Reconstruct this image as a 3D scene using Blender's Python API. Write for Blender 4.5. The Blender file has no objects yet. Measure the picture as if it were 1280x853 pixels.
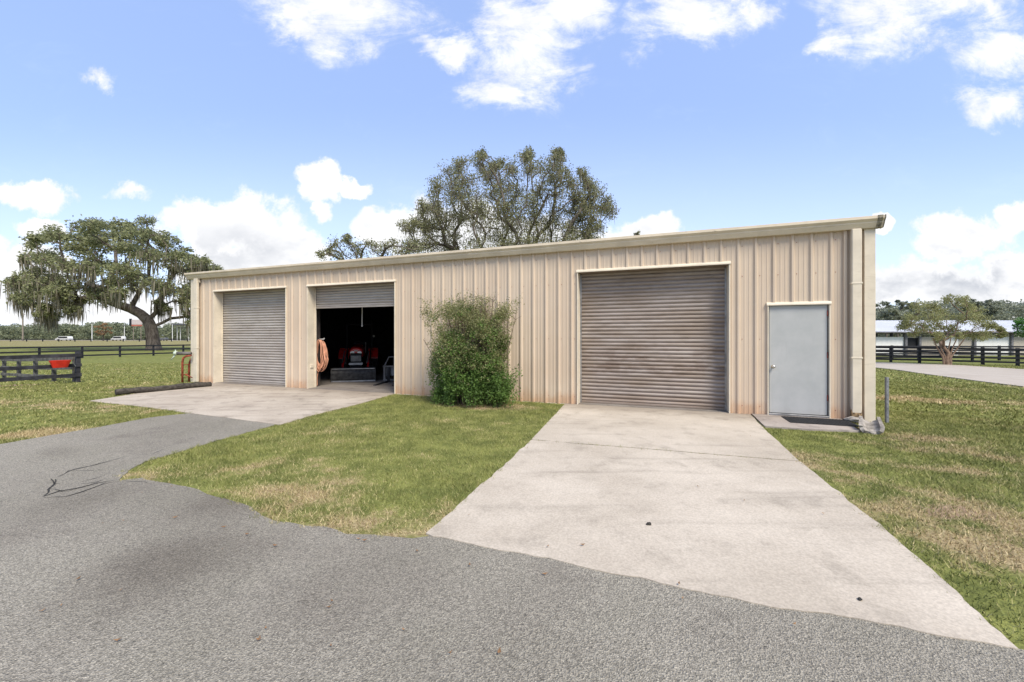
import bpy, math, random
import numpy as np
from mathutils import Vector, Matrix, noise as mnoise
R = math.radians
rnd = random.Random(7)
rng = np.random.default_rng(11)
scene = bpy.context.scene
COL = scene.collection

# ------------------------------------------------------------------ survey
CH = 1.55            # eye height
FL = 498.0           # focal length in photo pixels (1280 wide)
HZ = 421.0           # horizon row
C0 = Vector((6.52, 7.22, 0))                     # front right corner of the shed
EX = Vector((0.939, -0.344, 0)).normalized()     # along the front, to the right
EN = Vector((0.344, 0.939, 0)).normalized()      # into the shed
WROT = math.atan2(EX.y, EX.x)

def terr(x, y):
    dx, dy = x-C0.x, y-C0.y
    s = -(dx*EX.x+dy*EX.y); t = dx*EN.x+dy*EN.y
    a = max(-4-s, s-20, 0); b = max(-12-t, t-15, 0)
    d = math.hypot(a, b)
    return -0.6*(1-math.exp(-(d/10)**1.3))
def terr_np(x, y):
    dx, dy = x-C0.x, y-C0.y
    s = -(dx*EX.x+dy*EX.y); t = dx*EN.x+dy*EN.y
    a = np.maximum(np.maximum(-4-s, s-20), 0); b = np.maximum(np.maximum(-12-t, t-15), 0)
    return -0.6*(1-np.exp(-(np.hypot(a, b)/10)**1.3))
def G(u, v):
    k = (u-640)/FL; m = (v-HZ)/FL
    Y = CH/m
    for _ in range(25):
        Y = 0.5*Y+0.5*(CH-terr(k*Y, Y))/m
    return (k*Y, Y)
def U(u, Y): return ((u-640)/FL*Y, Y)
def Zat(v, Y): return CH+(HZ-v)/FL*Y
def wx(u):           # local x on the front wall plane
    k = (u-640)/FL
    return (k*C0.y-C0.x)/(EX.x-k*EX.y)
def loc2w(x, y, z=0): return C0+EX*x+EN*y+Vector((0, 0, z))
def w2loc(x, y):
    d = Vector((x-C0.x, y-C0.y, 0)); return d.dot(EX), d.dot(EN)

# ------------------------------------------------------------------ objects
def tag(o, label=None, cat=None, group=None, kind=None):
    if label: o['label'] = label
    if cat: o['category'] = cat
    if group: o['group'] = group
    if kind: o['kind'] = kind
    return o
def empty(name, loc=(0, 0, 0), rz=0.0, label=None, cat=None, group=None):
    o = bpy.data.objects.new(name, None); COL.objects.link(o)
    o.empty_display_size = .3
    o.location = loc; o.rotation_euler = (0, 0, rz)
    return tag(o, label, cat, group)
def link(name, me, mat, parent=None, smooth=False):
    o = bpy.data.objects.new(name, me); COL.objects.link(o)
    if mat: me.materials.append(mat)
    if parent: o.parent = parent
    if smooth: me.shade_smooth()
    return o
def copy_tree(o, parent=None):
    c = o.copy(); COL.objects.link(c)
    if parent: c.parent = parent
    for ch in [k for k in bpy.data.objects if k.parent == o]:
        copy_tree(ch, c)
    return c

class MB:
    def __init__(s): s.v = []; s.f = []
    def add(s, vs, fs):
        n = len(s.v); s.v += [tuple(v) for v in vs]; s.f += [tuple(i+n for i in f) for f in fs]; return s
    def box(s, x0, x1, y0, y1, z0, z1, bev=0.0, M=None):
        if bev > 0:
            b = min(bev, (x1-x0)*.45, (y1-y0)*.45, (z1-z0)*.45)
            prof = []
            def ring(ix, z):
                return [(x0+b+ix*-b if 0 else 0, 0, z)]
            # chamfered box: rings at 4 heights
            def rect(ins, z, c):
                X0, X1, Y0, Y1 = x0+ins, x1-ins, y0+ins, y1-ins
                return [(X0+c, Y0, z), (X1-c, Y0, z), (X1, Y0+c, z), (X1, Y1-c, z), (X1-c, Y1, z), (X0+c, Y1, z), (X0, Y1-c, z), (X0, Y0+c, z)]
            vs = rect(b, z0, b*.5)+rect(0, z0+b, b)+rect(0, z1-b, b)+rect(b, z1, b*.5)
            fs = [tuple(reversed(range(8))), tuple(range(24, 32))]
            for k in range(3):
                for i in range(8):
                    j = (i+1) % 8
                    fs.append((k*8+i, k*8+j, k*8+8+j, k*8+8+i))
        else:
            vs = [(x0, y0, z0), (x1, y0, z0), (x1, y1, z0), (x0, y1, z0), (x0, y0, z1), (x1, y0, z1), (x1, y1, z1), (x0, y1, z1)]
            fs = [(0, 3, 2, 1), (4, 5, 6, 7), (0, 1, 5, 4), (1, 2, 6, 5), (2, 3, 7, 6), (3, 0, 4, 7)]
        if M: vs = [M @ Vector(v) for v in vs]
        return s.add(vs, fs)
    def bar(s, a, b, w, h, up=(0, 0, 1), bev=0):      # box between two points
        a, b = Vector(a), Vector(b); d = b-a; L = d.length
        d.normalize(); up = Vector(up); sx = d.cross(up)
        if sx.length < 1e-4: sx = d.cross(Vector((0, 1, 0)))
        sx.normalize(); uz = sx.cross(d)
        M = Matrix(((sx.x, d.x, uz.x, a.x), (sx.y, d.y, uz.y, a.y), (sx.z, d.z, uz.z, a.z), (0, 0, 0, 1)))
        return s.box(-w/2, w/2, 0, L, -h/2, h/2, bev, M)
    def tube(s, pts, rad, n=8, cap=True):
        pts = [Vector(p) for p in pts]
        if not hasattr(rad, '__len__'): rad = [rad]*len(pts)
        base = len(s.v); prev = None
        for i, p in enumerate(pts):
            d = (pts[min(i+1, len(pts)-1)]-pts[max(i-1, 0)])
            if d.length < 1e-7: d = Vector((0, 0, 1))
            d.normalize()
            if prev is None:
                a = d.cross(Vector((0, 0, 1)) if abs(d.z) < .9 else Vector((1, 0, 0))).normalized()
            else:
                a = (prev-d*prev.dot(d))
                a = a.normalized() if a.length > 1e-5 else d.orthogonal().normalized()
            prev = a; b = d.cross(a)
            for k in range(n):
                t = 2*math.pi*k/n
                s.v.append(tuple(p+(a*math.cos(t)+b*math.sin(t))*rad[i]))
        for i in range(len(pts)-1):
            for k in range(n):
                j = (k+1) % n
                s.f.append((base+i*n+k, base+i*n+j, base+(i+1)*n+j, base+(i+1)*n+k))
        if cap:
            s.f.append(tuple(base+k for k in reversed(range(n))))
            e = base+(len(pts)-1)*n
            s.f.append(tuple(e+k for k in range(n)))
        return s
    def prism(s, prof, a, b, axis='x'):       # closed profile [(p,q)] extruded along axis
        n = len(prof)
        def mk(t, p, q):
            return (t, p, q) if axis == 'x' else ((p, t, q) if axis == 'y' else (p, q, t))
        vs = [mk(a, p, q) for p, q in prof]+[mk(b, p, q) for p, q in prof]
        fs = [tuple(range(n)), tuple(reversed(range(n, 2*n)))]
        for i in range(n):
            j = (i+1) % n; fs.append((i, n+i, n+j, j))
        return s.add(vs, fs)
    def lathe(s, prof, n=24, M=None):         # (r,z) profile round z
        vs = []; fs = []
        for r, z in prof:
            for k in range(n):
                t = 2*math.pi*k/n; vs.append(Vector((r*math.cos(t), r*math.sin(t), z)))
        for i in range(len(prof)-1):
            for k in range(n):
                j = (k+1) % n; fs.append((i*n+k, i*n+j, (i+1)*n+j, (i+1)*n+k))
        fs.append(tuple(reversed(range(n)))); fs.append(tuple((len(prof)-1)*n+k for k in range(n)))
        if M: vs = [M @ v for v in vs]
        return s.add(vs, fs)
    def build(s, name, mat, parent=None, smooth=False):
        me = bpy.data.meshes.new(name); me.from_pydata(s.v, [], s.f); me.validate(); me.update()
        import bmesh
        bm = bmesh.new(); bm.from_mesh(me); bmesh.ops.recalc_face_normals(bm, faces=bm.faces); bm.to_mesh(me); bm.free()
        return link(name, me, mat, parent, smooth)

def np_mesh(name, V, k, mat, parent=None, attr=None):     # V (N*k,3): N polygons of k verts
    V = np.ascontiguousarray(V, dtype=np.float32); n = len(V)
    me = bpy.data.meshes.new(name)
    me.vertices.add(n); me.vertices.foreach_set('co', V.ravel())
    me.loops.add(n); me.loops.foreach_set('vertex_index', np.arange(n, dtype=np.int32))
    me.polygons.add(n//k); me.polygons.foreach_set('loop_start', np.arange(0, n, k, dtype=np.int32))
    if attr is not None:
        a = me.attributes.new('tone', 'FLOAT', 'POINT'); a.data.foreach_set('value', np.repeat(attr, k).astype(np.float32))
    me.update(); me.validate()
    return link(name, me, mat, parent)

# ------------------------------------------------------------------ materials
class NT:
    def __init__(s, name):
        s.m = bpy.data.materials.new(name); s.m.use_nodes = True
        s.t = s.m.node_tree; s.n = s.t.nodes; s.n.clear()
        s.out = s.N('ShaderNodeOutputMaterial'); s.b = s.N('ShaderNodeBsdfPrincipled')
        s.L(s.b.outputs[0], s.out.inputs[0])
    def N(s, typ, **k):
        n = s.n.new(typ)
        for a, b in k.items(): setattr(n, a, b)
        return n
    def L(s, a, b): s.t.links.new(a, b)
    def val(s, sock, v):
        if hasattr(v, 'is_output') or isinstance(v, bpy.types.NodeSocket): s.L(v, sock)
        else: sock.default_value = v
    def pos(s): return s.N('ShaderNodeNewGeometry').outputs['Position']
    def obj(s): return s.N('ShaderNodeTexCoord').outputs['Object']
    def mapv(s, v, sc=(1, 1, 1), rot=(0, 0, 0), loc=(0, 0, 0)):
        n = s.N('ShaderNodeMapping'); s.L(v, n.inputs[0]); n.inputs['Scale'].default_value = sc; n.inputs['Rotation'].default_value = rot; n.inputs['Location'].default_value = loc
        return n.outputs[0]
    def noise(s, v, scale, detail=4, rough=.55, dist=0):
        n = s.N('ShaderNodeTexNoise'); s.L(v, n.inputs['Vector']); n.inputs['Scale'].default_value = scale
        n.inputs['Detail'].default_value = detail; n.inputs['Roughness'].default_value = rough; n.inputs['Distortion'].default_value = dist
        return n.outputs['Fac']
    def voro(s, v, scale, out='Distance'):
        n = s.N('ShaderNodeTexVoronoi'); s.L(v, n.inputs['Vector']); n.inputs['Scale'].default_value = scale
        return n.outputs[out]
    def math(s, op, a, b=None, c=None, clamp=False):
        n = s.N('ShaderNodeMath', operation=op, use_clamp=clamp); s.val(n.inputs[0], a)
        if b is not None: s.val(n.inputs[1], b)
        if c is not None: s.val(n.inputs[2], c)
        return n.outputs[0]
    def ramp(s, f, lo, hi, a=0.0, b=1.0):
        n = s.N('ShaderNodeMapRange'); n.interpolation_type = 'SMOOTHSTEP'; s.val(n.inputs[0], f)
        for i, v in enumerate((lo, hi, a, b)): n.inputs[i+1].default_value = v
        return n.outputs[0]
    def mix(s, f, a, b, mode='MIX'):
        n = s.N('ShaderNodeMix', data_type='RGBA', blend_type=mode)
        s.val(n.inputs[0], f)
        for sock, v in ((n.inputs[6], a), (n.inputs[7], b)):
            if isinstance(v, (tuple, list)): v = tuple(v)+(1,) if len(v) == 3 else v
            s.val(sock, v)
        return n.outputs[2]
    def sep(s, v):
        n = s.N('ShaderNodeSeparateXYZ'); s.L(v, n.inputs[0]); return n.outputs
    def comb(s, x, y, z):
        n = s.N('ShaderNodeCombineXYZ')
        for i, q in enumerate((x, y, z)): s.val(n.inputs[i], q)
        return n.outputs[0]
    def blob(s, v, cx, cy, rx, ry, rot=0.0):      # 1 in the centre, 0 at the rim, world xy
        m = s.N('ShaderNodeMapping', vector_type='TEXTURE'); s.L(v, m.inputs[0])
        m.inputs['Location'].default_value = (cx, cy, 0); m.inputs['Rotation'].default_value = (0, 0, rot); m.inputs['Scale'].default_value = (rx, ry, 1)
        x = s.sep(m.outputs[0]); fl = s.comb(x[0], x[1], 0)
        l = s.N('ShaderNodeVectorMath', operation='LENGTH'); s.L(fl, l.inputs[0])
        return s.math('SUBTRACT', 1.0, l.outputs['Value'], clamp=True)
    def bump(s, h, strength=.3, dist=.01):
        n = s.N('ShaderNodeBump'); s.L(h, n.inputs['Height']); n.inputs['Strength'].default_value = strength; n.inputs['Distance'].default_value = dist
        s.L(n.outputs[0], s.b.inputs['Normal'])
    def fin(s, col, rough=.8, metal=0.0, spec=.3):
        if isinstance(col, tuple): s.b.inputs['Base Color'].default_value = (*col, 1)
        else: s.L(col, s.b.inputs['Base Color'])
        s.val(s.b.inputs['Roughness'], rough); s.b.inputs['Metallic'].default_value = metal
        s.b.inputs['Specular IOR Level'].default_value = spec
        return s.m

def simple(name, col, rough=.7, metal=0, var=.25, scale=6, spec=.3):
    t = NT(name); n = t.noise(t.obj(), scale, 5)
    c = t.mix(t.ramp(n, .3, .7), tuple(x*(1-var) for x in col), tuple(min(1, x*(1+var)) for x in col))
    return t.fin(c, rough, metal, spec)

def grass_colour(t, blade=False):
    p = t.pos(); x = t.sep(p)
    big = t.noise(t.mapv(p, (1, 1, 0.01)), .55, 5, .6)
    mid = t.noise(t.mapv(p, (1, 1, 0.01), loc=(31, 7, 0)), 2.6, 4, .65)
    fine = t.noise(p, 38 if not blade else 60, 3, .6)
    # dryer areas where the lawn is worn
    spots = [(*G(470, 655), 3.0, .9, R(-12)), (*G(340, 625), 1.8, .7, 0), (*G(225, 595), 1.6, .5, R(20)), (*G(1090, 600), 2.6, .9, R(-50)),
             (*G(1200, 650), 1.6, 1.2, R(-40)), (*G(1150, 585), 2.4, .5, R(-35)), (*G(1130, 545), .9, .5, 0), (*G(1240, 570), 3, .5, R(-30)),
             (*G(1270, 700), 1.3, .7, R(-60)), (*G(1000, 570), .9, .6, R(-60)), (*G(60, 505), 6, .8, R(-15)), (*G(1160, 500), 5, .9, R(-20)),
             (*G(180, 492), 5, .5, R(-10)), (*G(15, 545), 3, .4, R(25)), (*G(620, 508), 1.6, .5, WROT)]
    acc = None
    wn = t.N('ShaderNodeTexNoise'); t.L(t.mapv(p, (1, 1, .01)), wn.inputs['Vector']); wn.inputs['Scale'].default_value = 1.3; wn.inputs['Detail'].default_value = 5
    wp = t.N('ShaderNodeVectorMath', operation='MULTIPLY_ADD'); t.L(wn.outputs['Color'], wp.inputs[0]); wp.inputs[1].default_value = (1.6, 1.6, 0); t.L(p, wp.inputs[2])
    wq = t.mapv(wp.outputs[0], loc=(-.8, -.8, 0))
    for sp in spots:
        b = t.blob(wq, *sp); acc = b if acc is None else t.math('MAXIMUM', acc, b)
    dry = t.math('ADD', t.math('MULTIPLY', acc, .24), t.math('ADD', t.math('MULTIPLY', big, .95), t.math('MULTIPLY', mid, .62)))
    dryf = t.ramp(dry, .73, 1.2)
    # straw coloured pasture past the second fence
    far = t.math('MULTIPLY', t.ramp(x[1], 70, 95), t.ramp(x[0], 20, -10))
    dryf = t.math('MAXIMUM', dryf, t.math('MULTIPLY', far, .5))
    g1 = t.mix(t.ramp(mid, .35, .65), (.125, .140, .038), (.235, .245, .070))
    if blade:
        at = t.N('ShaderNodeAttribute', attribute_name='tone').outputs['Fac']
        g1 = t.mix(at, t.mix(.4, g1, (.085, .11, .028)), t.mix(.4, g1, (.36, .36, .12)))
        straw = t.mix(at, (.30, .21, .10), (.56, .46, .26))
        f = t.math('ADD', dryf, t.math('MULTIPLY', t.math('SUBTRACT', at, .5), .9), clamp=True)
        col = t.mix(t.ramp(f, .12, .95), g1, straw)
    else:
        g1 = t.mix(t.ramp(fine, .35, .65), t.mix(.4, g1, (.06, .07, .025)), g1)
        straw = t.mix(t.ramp(fine, .3, .7), (.17, .115, .06), (.38, .31, .17))
        col = t.mix(t.ramp(dryf, .2, .8), g1, straw)
    return col, acc, big, fine, x

def m_ground():
    t = NT('lawn_ground'); col, acc, big, fine, x = grass_colour(t)
    p = t.pos()
    soil = t.blob(p, *G(600, 506), 1.7, .8, WROT)
    for q in ((*G(1140, 549), .75, .3, 0), (*G(1195, 640), .5, .25, 0), (*G(20, 482), 2.2, .6, R(-20)), (*G(1068, 536), .5, .3, 0)):
        soil = t.math('MAXIMUM', soil, t.blob(p, *q))
    nb = t.noise(p, 5, 4)
    sf = t.ramp(t.math('ADD', soil, t.math('MULTIPLY', t.math('SUBTRACT', nb, .5), 1.1)), .2, .6)
    col = t.mix(sf, col, t.mix(t.noise(p, 30), (.20, .13, .08), (.36, .27, .18)))
    t.bump(fine, .5, .03)
    return t.fin(col, .95, spec=.1)
def m_blade():
    t = NT('grass_blades'); col, *_ = grass_colour(t, True)
    t.b.inputs['Subsurface Weight'].default_value = 0
    return t.fin(col, .7, spec=.15)
def m_asphalt():
    t = NT('worn_asphalt'); p = t.pos()
    agg = t.voro(p, 130, 'Color'); a1 = t.sep(agg)[0]
    v2 = t.sep(t.voro(p, 260, 'Color'))[1]
    n = t.noise(p, 1.1, 6, .6); n2 = t.noise(p, .33, 4); f = t.noise(p, 45, 3, .7)
    base = t.mix(t.ramp(n2, .35, .65), (.198, .180, .140), (.254, .233, .184))
    base = t.mix(t.math('MULTIPLY', t.ramp(n, .3, .7), .35), base, (.30, .27, .225))
    # a few tracks of dark dirt where vehicles turn in
    def band(a, b, w, amt):
        nonlocal base
        A = Vector(G(*a)); B = Vector(G(*b)); m = (A+B)/2; d = B-A
        bl = t.blob(p, m.x, m.y, d.length*.62, w*1.5, math.atan2(d.y, d.x))
        ff = t.math('MULTIPLY', t.ramp(t.math('ADD', bl, t.math('MULTIPLY', t.math('SUBTRACT', n, .5), 1.5)), .0, .9), amt)
        base = t.mix(ff, base, (.098, .082, .062))
    band((30, 800), (330, 650), .55, .62); band((0, 640), (200, 610), .4, .3); band((330, 760), (560, 700), .5, .15); band((190, 650), (400, 600), .5, .55); band((20, 575), (120, 560), .5, .35); band((600, 760), (760, 790), .5, .18)
    sp = t.ramp(a1, .1, .95, .72, 1.32)
    col = t.mix(1.0, base, t.comb(sp, sp, sp), 'MULTIPLY')
    sp2 = t.ramp(v2, .8, 1, 1.0, 1.6); col = t.mix(1.0, col, t.comb(sp2, sp2, sp2), 'MULTIPLY')
    pit = t.ramp(f, .28, .42, .5, 1.0); col = t.mix(1.0, col, t.comb(pit, pit, pit), 'MULTIPLY')
    t.bump(t.math('ADD', t.voro(p, 130), f), .7, .012)
    return t.fin(col, .9, spec=.25)
def m_concrete(name='driveway_concrete', a=(.395, .342, .270), b=(.50, .440, .355), dark=.42, ox=0):
    t = NT(name); p = t.mapv(t.pos(), loc=(ox, ox, 0))
    n = t.noise(p, .7, 6, .62); n2 = t.noise(p, 2.6, 6, .65); f = t.noise(p, 55, 4, .7)
    st = t.noise(t.mapv(t.pos(), (.35, 3, 1), rot=(0, 0, -WROT)), 1.2, 5, .6)
    col = t.mix(t.ramp(n, .3, .7), a, b)
    col = t.mix(t.math('MULTIPLY', t.ramp(n2, .5, .72), dark), col, tuple(x*.55 for x in a))
    col = t.mix(t.math('MULTIPLY', t.ramp(st, .52, .75), dark), col, tuple(x*.5 for x in a))
    q = t.sep(t.mapv(t.pos(), rot=(0, 0, 0)))
    # darker and browner towards the foot of the front wall
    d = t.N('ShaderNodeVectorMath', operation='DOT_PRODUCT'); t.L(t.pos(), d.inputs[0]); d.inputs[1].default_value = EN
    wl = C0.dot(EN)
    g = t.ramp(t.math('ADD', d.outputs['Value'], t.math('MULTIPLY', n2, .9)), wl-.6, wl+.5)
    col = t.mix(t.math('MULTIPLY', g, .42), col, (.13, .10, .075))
    ff = t.ramp(f, .3, .7, .84, 1.12); col = t.mix(1.0, col, t.comb(ff, ff, ff), 'MULTIPLY')
    vs = t.voro(p, 9); sp = t.ramp(vs, .02, .05, .55, 1.0); col = t.mix(t.ramp(n2, .5, .6), col, t.mix(1.0, col, t.comb(sp, sp, sp), 'MULTIPLY'))
    t.bump(f, .35, .006)
    return t.fin(col, .9, spec=.2)
def m_siding():
    t = NT('tan_siding'); o = t.obj(); x = t.sep(o)
    base = t.mix(t.ramp(t.noise(o, .8, 5), .3, .7), (.515, .408, .300), (.56, .457, .343))
    streak = t.noise(t.mapv(o, (9, 9, .25)), 1, 5, .6)
    base = t.mix(t.math('MULTIPLY', t.ramp(streak, .5, .85), .20), base, (.38, .30, .20))
    fine = t.noise(t.mapv(o, (40, 40, 1)), 1, 3, .6)
    base = t.mix(t.math('MULTIPLY', t.ramp(fine, .45, .8), .15), base, (.42, .33, .25))
    nn = t.noise(t.mapv(o, (2, 2, 1.5)), 2.4, 5)
    low = t.math('SUBTRACT', 1.0, t.ramp(t.math('ADD', x[2], t.math('MULTIPLY', t.math('SUBTRACT', nn, .5), -.5)), .0, .36))
    base = t.mix(t.math('MULTIPLY', low, .55), base, (.42, .215, .10))
    gn = t.ramp(t.noise(o, 3.5, 4), .58, .78)
    base = t.mix(t.math('MULTIPLY', gn, .12), base, (.33, .32, .22))
    return t.fin(base, .5, spec=.35)
def m_trim(name='cream_trim', c=(.63, .555, .43), rust=.2, mold=.25):
    t = NT(name); o = t.obj()
    n = t.noise(o, 2.2, 6, .65); n2 = t.noise(t.mapv(o, (1, 3, 6)), 2.5, 6, .7)
    col = t.mix(t.ramp(n, .3, .7), tuple(v*.9 for v in c), tuple(v*1.08 for v in c))
    col = t.mix(t.math('MULTIPLY', t.ramp(n2, .52, .75), mold), col, (.33, .27, .17))
    col = t.mix(t.math('MULTIPLY', t.ramp(t.noise(o, 7, 5, .7), .66, .74), rust), col, (.13, .075, .045))
    return t.fin(col, .55, spec=.3)
def m_curtain(name, base, warm, stain):
    t = NT(name); o = t.obj(); x = t.sep(o)
    n = t.noise(t.mapv(o, (.6, 1, 3.5)), 1.5, 6, .65); n2 = t.noise(t.mapv(o, (2.5, 1, 14)), 1.2, 5, .7)
    col = t.mix(t.ramp(n, .3, .7), base, warm)
    col = t.mix(t.math('MULTIPLY', t.ramp(n2, .45, .75), .45), col, tuple(v*.55 for v in warm))
    if stain:
        band = t.math('MULTIPLY', t.ramp(x[2], .55, .85), t.ramp(x[2], 1.45, 1.1))
        s2 = t.ramp(t.noise(t.mapv(o, (1.3, 1, 5)), 1.7, 6, .7), .42, .62)
        col = t.mix(t.math('MULTIPLY', t.math('MULTIPLY', band, s2), .6), col, (.12, .075, .05))
        s3 = t.ramp(t.noise(t.mapv(o, (3, 1, 9), loc=(4, 4, 4)), 1.7, 5, .7), .62, .72)
        col = t.mix(t.math('MULTIPLY', t.math('MULTIPLY', band, s3), .6), col, (.42, .40, .38))
        b2 = t.ramp(x[2], .45, .0)
        col = t.mix(t.math('MULTIPLY', b2, .3), col, (.26, .18, .12))
    return t.fin(col, .5, .15, .4)
def m_leaf(name, dark, light, rough=.6):
    t = NT(name); at = t.N('ShaderNodeAttribute', attribute_name='tone').outputs['Fac']
    col = t.mix(at, dark, light)
    n = t.ramp(t.noise(t.pos(), .9, 3), .3, .7)
    col = t.mix(t.math('MULTIPLY', n, .35), col, tuple(v*1.25 for v in light))
    m = t.fin(col, rough, spec=.2)
    tr = t.N('ShaderNodeBsdfTranslucent'); t.L(col, tr.inputs[0])
    mx = t.N('ShaderNodeMixShader'); mx.inputs[0].default_value = .35
    t.L(t.b.outputs[0], mx.inputs[1]); t.L(tr.outputs[0], mx.inputs[2]); t.L(mx.outputs[0], t.out.inputs[0])
    return m
def m_bark():
    t = NT('oak_bark'); o = t.pos(); n = t.noise(t.mapv(o, (3, 3, .8)), 1.5, 6, .7)
    t.bump(n, .8, .08)
    return t.fin(t.mix(t.ramp(n, .3, .7), (.055, .043, .034), (.19, .16, .13)), .95, spec=.1)

M = dict(
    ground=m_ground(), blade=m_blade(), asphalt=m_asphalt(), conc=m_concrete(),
    apron=m_concrete('apron_concrete', (.36, .305, .24), (.46, .40, .32), .7, 13), pad=m_concrete('doorstep_concrete', (.30, .26, .225), (.42, .37, .32), .7, 29),
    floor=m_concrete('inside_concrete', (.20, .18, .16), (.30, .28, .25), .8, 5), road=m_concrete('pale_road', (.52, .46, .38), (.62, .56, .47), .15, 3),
    siding=m_siding(), trim=m_trim(), gutter=m_trim('gutter_paint', (.63, .54, .405), .35, .40), inner=simple('inner_lining', (.045, .045, .05), .9),  # inner lining near black: the bay's darkness is put into its colour
    c_mid=m_curtain('grey_slats', (.42, .385, .34), (.34, .30, .26), False), c_big=m_curtain('weathered_slats', (.33, .285, .25), (.235, .185, .145), True),
    steel=simple('steel', (.3, .3, .3), .4, .8), black=simple('black_board', (.016, .017, .02), .75, var=.35, scale=3),
    oldblack=simple('faded_black_board', (.035, .035, .040), .85, var=.5, scale=4), greyboard=simple('weathered_board', (.10, .095, .085), .9, var=.4, scale=5),
    bark=m_bark(), rubber=simple('rubber', (.02, .02, .02), .85), bucket=simple('bucket_steel', (.038, .037, .036), .55, .2, .5, 9),
    red=simple('red_paint', (.55, .014, .014), .3, var=.15, spec=.6), redplastic=simple('red_plastic', (.62, .035, .02), .45, var=.15),
    rust=simple('rusty_red', (.26, .055, .03), .7, var=.5, scale=14), lamp=simple('headlight_glass', (.85, .85, .85), .15, var=.03, spec=1),
    hose=simple('orange_hose', (.58, .29, .18), .5, var=.2), white=simple('white_paint', (.72, .72, .70), .6, var=.06, scale=2),
    barnroof=simple('galvanised_roof', (.60, .60, .60), .4, .1, .06, .3), beige=simple('block_wall', (.40, .365, .31), .9, var=.12),
    postgrey=simple('weathered_post', (.14, .14, .15), .85), log=simple('dark_timber', (.06, .052, .042), .95, var=.5, scale=12),
    mat=simple('rubber_mat', (.022, .022, .022), .95, var=.4, scale=30), pipe=simple('grey_pipe', (.13, .12, .11), .7), pale=simple('pale_clamp', (.45, .52, .42), .6),
    stone=simple('broken_concrete', (.27, .245, .21), .95, var=.45, scale=10), glassdark=simple('dark_opening', (.012, .013, .015), .6),
    wood=simple('pole_wood', (.22, .19, .15), .9), crack=simple('crack_filler', (.035, .033, .028), .95), tan=simple('dry_leaf', (.23, .13, .06), .8, var=.4, scale=20),
    hub=simple('wheel_hub', (.45, .43, .38), .6), board=simple('sign_face', (.45, .40, .38), .6), boardred=simple('sign_stripe', (.38, .12, .08), .6), chrome=simple('knob_metal', (.62, .58, .52), .25, .9, .05),
)
def m_door():
    t = NT('grey_door_paint'); o = t.obj(); n = t.noise(o, 2.5, 6, .6); n2 = t.noise(t.mapv(o, (12, 12, 1.2)), 1, 5, .6); x = t.sep(o)
    col = t.mix(t.ramp(n, .3, .7), (.365, .372, .358), (.42, .422, .405))
    col = t.mix(t.math('MULTIPLY', t.ramp(n2, .6, .8), .35), col, (.26, .25, .23))
    low = t.ramp(t.math('ADD', x[2], t.math('MULTIPLY', n, .3)), .38, .1)
    col = t.mix(t.math('MULTIPLY', low, .35), col, (.27, .22, .17))
    return t.fin(col, .5, spec=.3)
M['door'] = m_door()

# ------------------------------------------------------------------ ground
def jitter_poly(pts, amp, step=.12, seed=0):
    out = []; n = len(pts)
    for i in range(n):
        a, b = Vector(pts[i]), Vector(pts[(i+1) % n]); L = (b-a).length; k = max(1, min(400, int(L/step)))
        nr = Vector((-(b-a).y, (b-a).x))/max(L, 1e-6)
        for j in range(k):
            p = a+(b-a)*(j/k)
            w = amp*(mnoise.noise(Vector((p.x*2.3, p.y*2.3, seed)))+.5*mnoise.noise(Vector((p.x*9, p.y*9, seed+5))))
            out.append(p+nr*w if j or amp > .0 else p)
    return [(p.x, p.y) for p in out]
def slab(name, poly, mat, z, thick=.12, drape=False, cell=1.0, parent=None):
    import bmesh
    bm = bmesh.new(); vs = [bm.verts.new((x, y, 0)) for x, y in poly]
    f = bm.faces.new(vs); f.normal_update()
    if f.normal.z < 0: f.normal_flip()
    bmesh.ops.triangulate(bm, faces=[f])
    if drape:
        xs = [p[0] for p in poly]; ys = [p[1] for p in poly]
        for ax, lo, hi in ((0, min(xs), max(xs)), (1, min(ys), max(ys))):
            q = lo+cell
            while q < hi:
                co = (q, 0, 0) if ax == 0 else (0, q, 0); no = (1, 0, 0) if ax == 0 else (0, 1, 0)
                bmesh.ops.bisect_plane(bm, geom=bm.verts[:]+bm.edges[:]+bm.faces[:], plane_co=co, plane_no=no); q += cell
    for v in bm.verts: v.co.z = z+(terr(v.co.x, v.co.y) if drape else 0)
    be = [e for e in bm.edges if len(e.link_faces) == 1]
    r = bmesh.ops.extrude_edge_only(bm, edges=be)
    for v in r['geom']:
        if isinstance(v, bmesh.types.BMVert): v.co.z -= thick
    bmesh.ops.recalc_face_normals(bm, faces=bm.faces)
    me = bpy.data.meshes.new(name); bm.to_mesh(me); bm.free()
    o = link(name, me, mat, parent); return o

def axis_samples():
    a = []; x = 0.0; st = .8
    while x < 900:
        a.append(x)
        if x > 55: st *= 1.25
        x += st
    return a
ax = axis_samples(); xs = sorted(set([-v for v in ax]+ax)); ys = [v+12 for v in xs]
gv = []; nx = len(xs); ny = len(ys)
X, Y = np.meshgrid(xs, ys); Z = terr_np(X, Y)
gv = np.stack([X.ravel(), Y.ravel(), Z.ravel()], 1)
gf = [(j*nx+i, j*nx+i+1, (j+1)*nx+i+1, (j+1)*nx+i) for j in range(ny-1) for i in range(nx-1)]
me = bpy.data.meshes.new('ground'); me.from_pydata(gv.tolist(), [], gf); me.update()
tag(link('ground', me, M['ground'], smooth=True), kind='structure')

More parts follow.
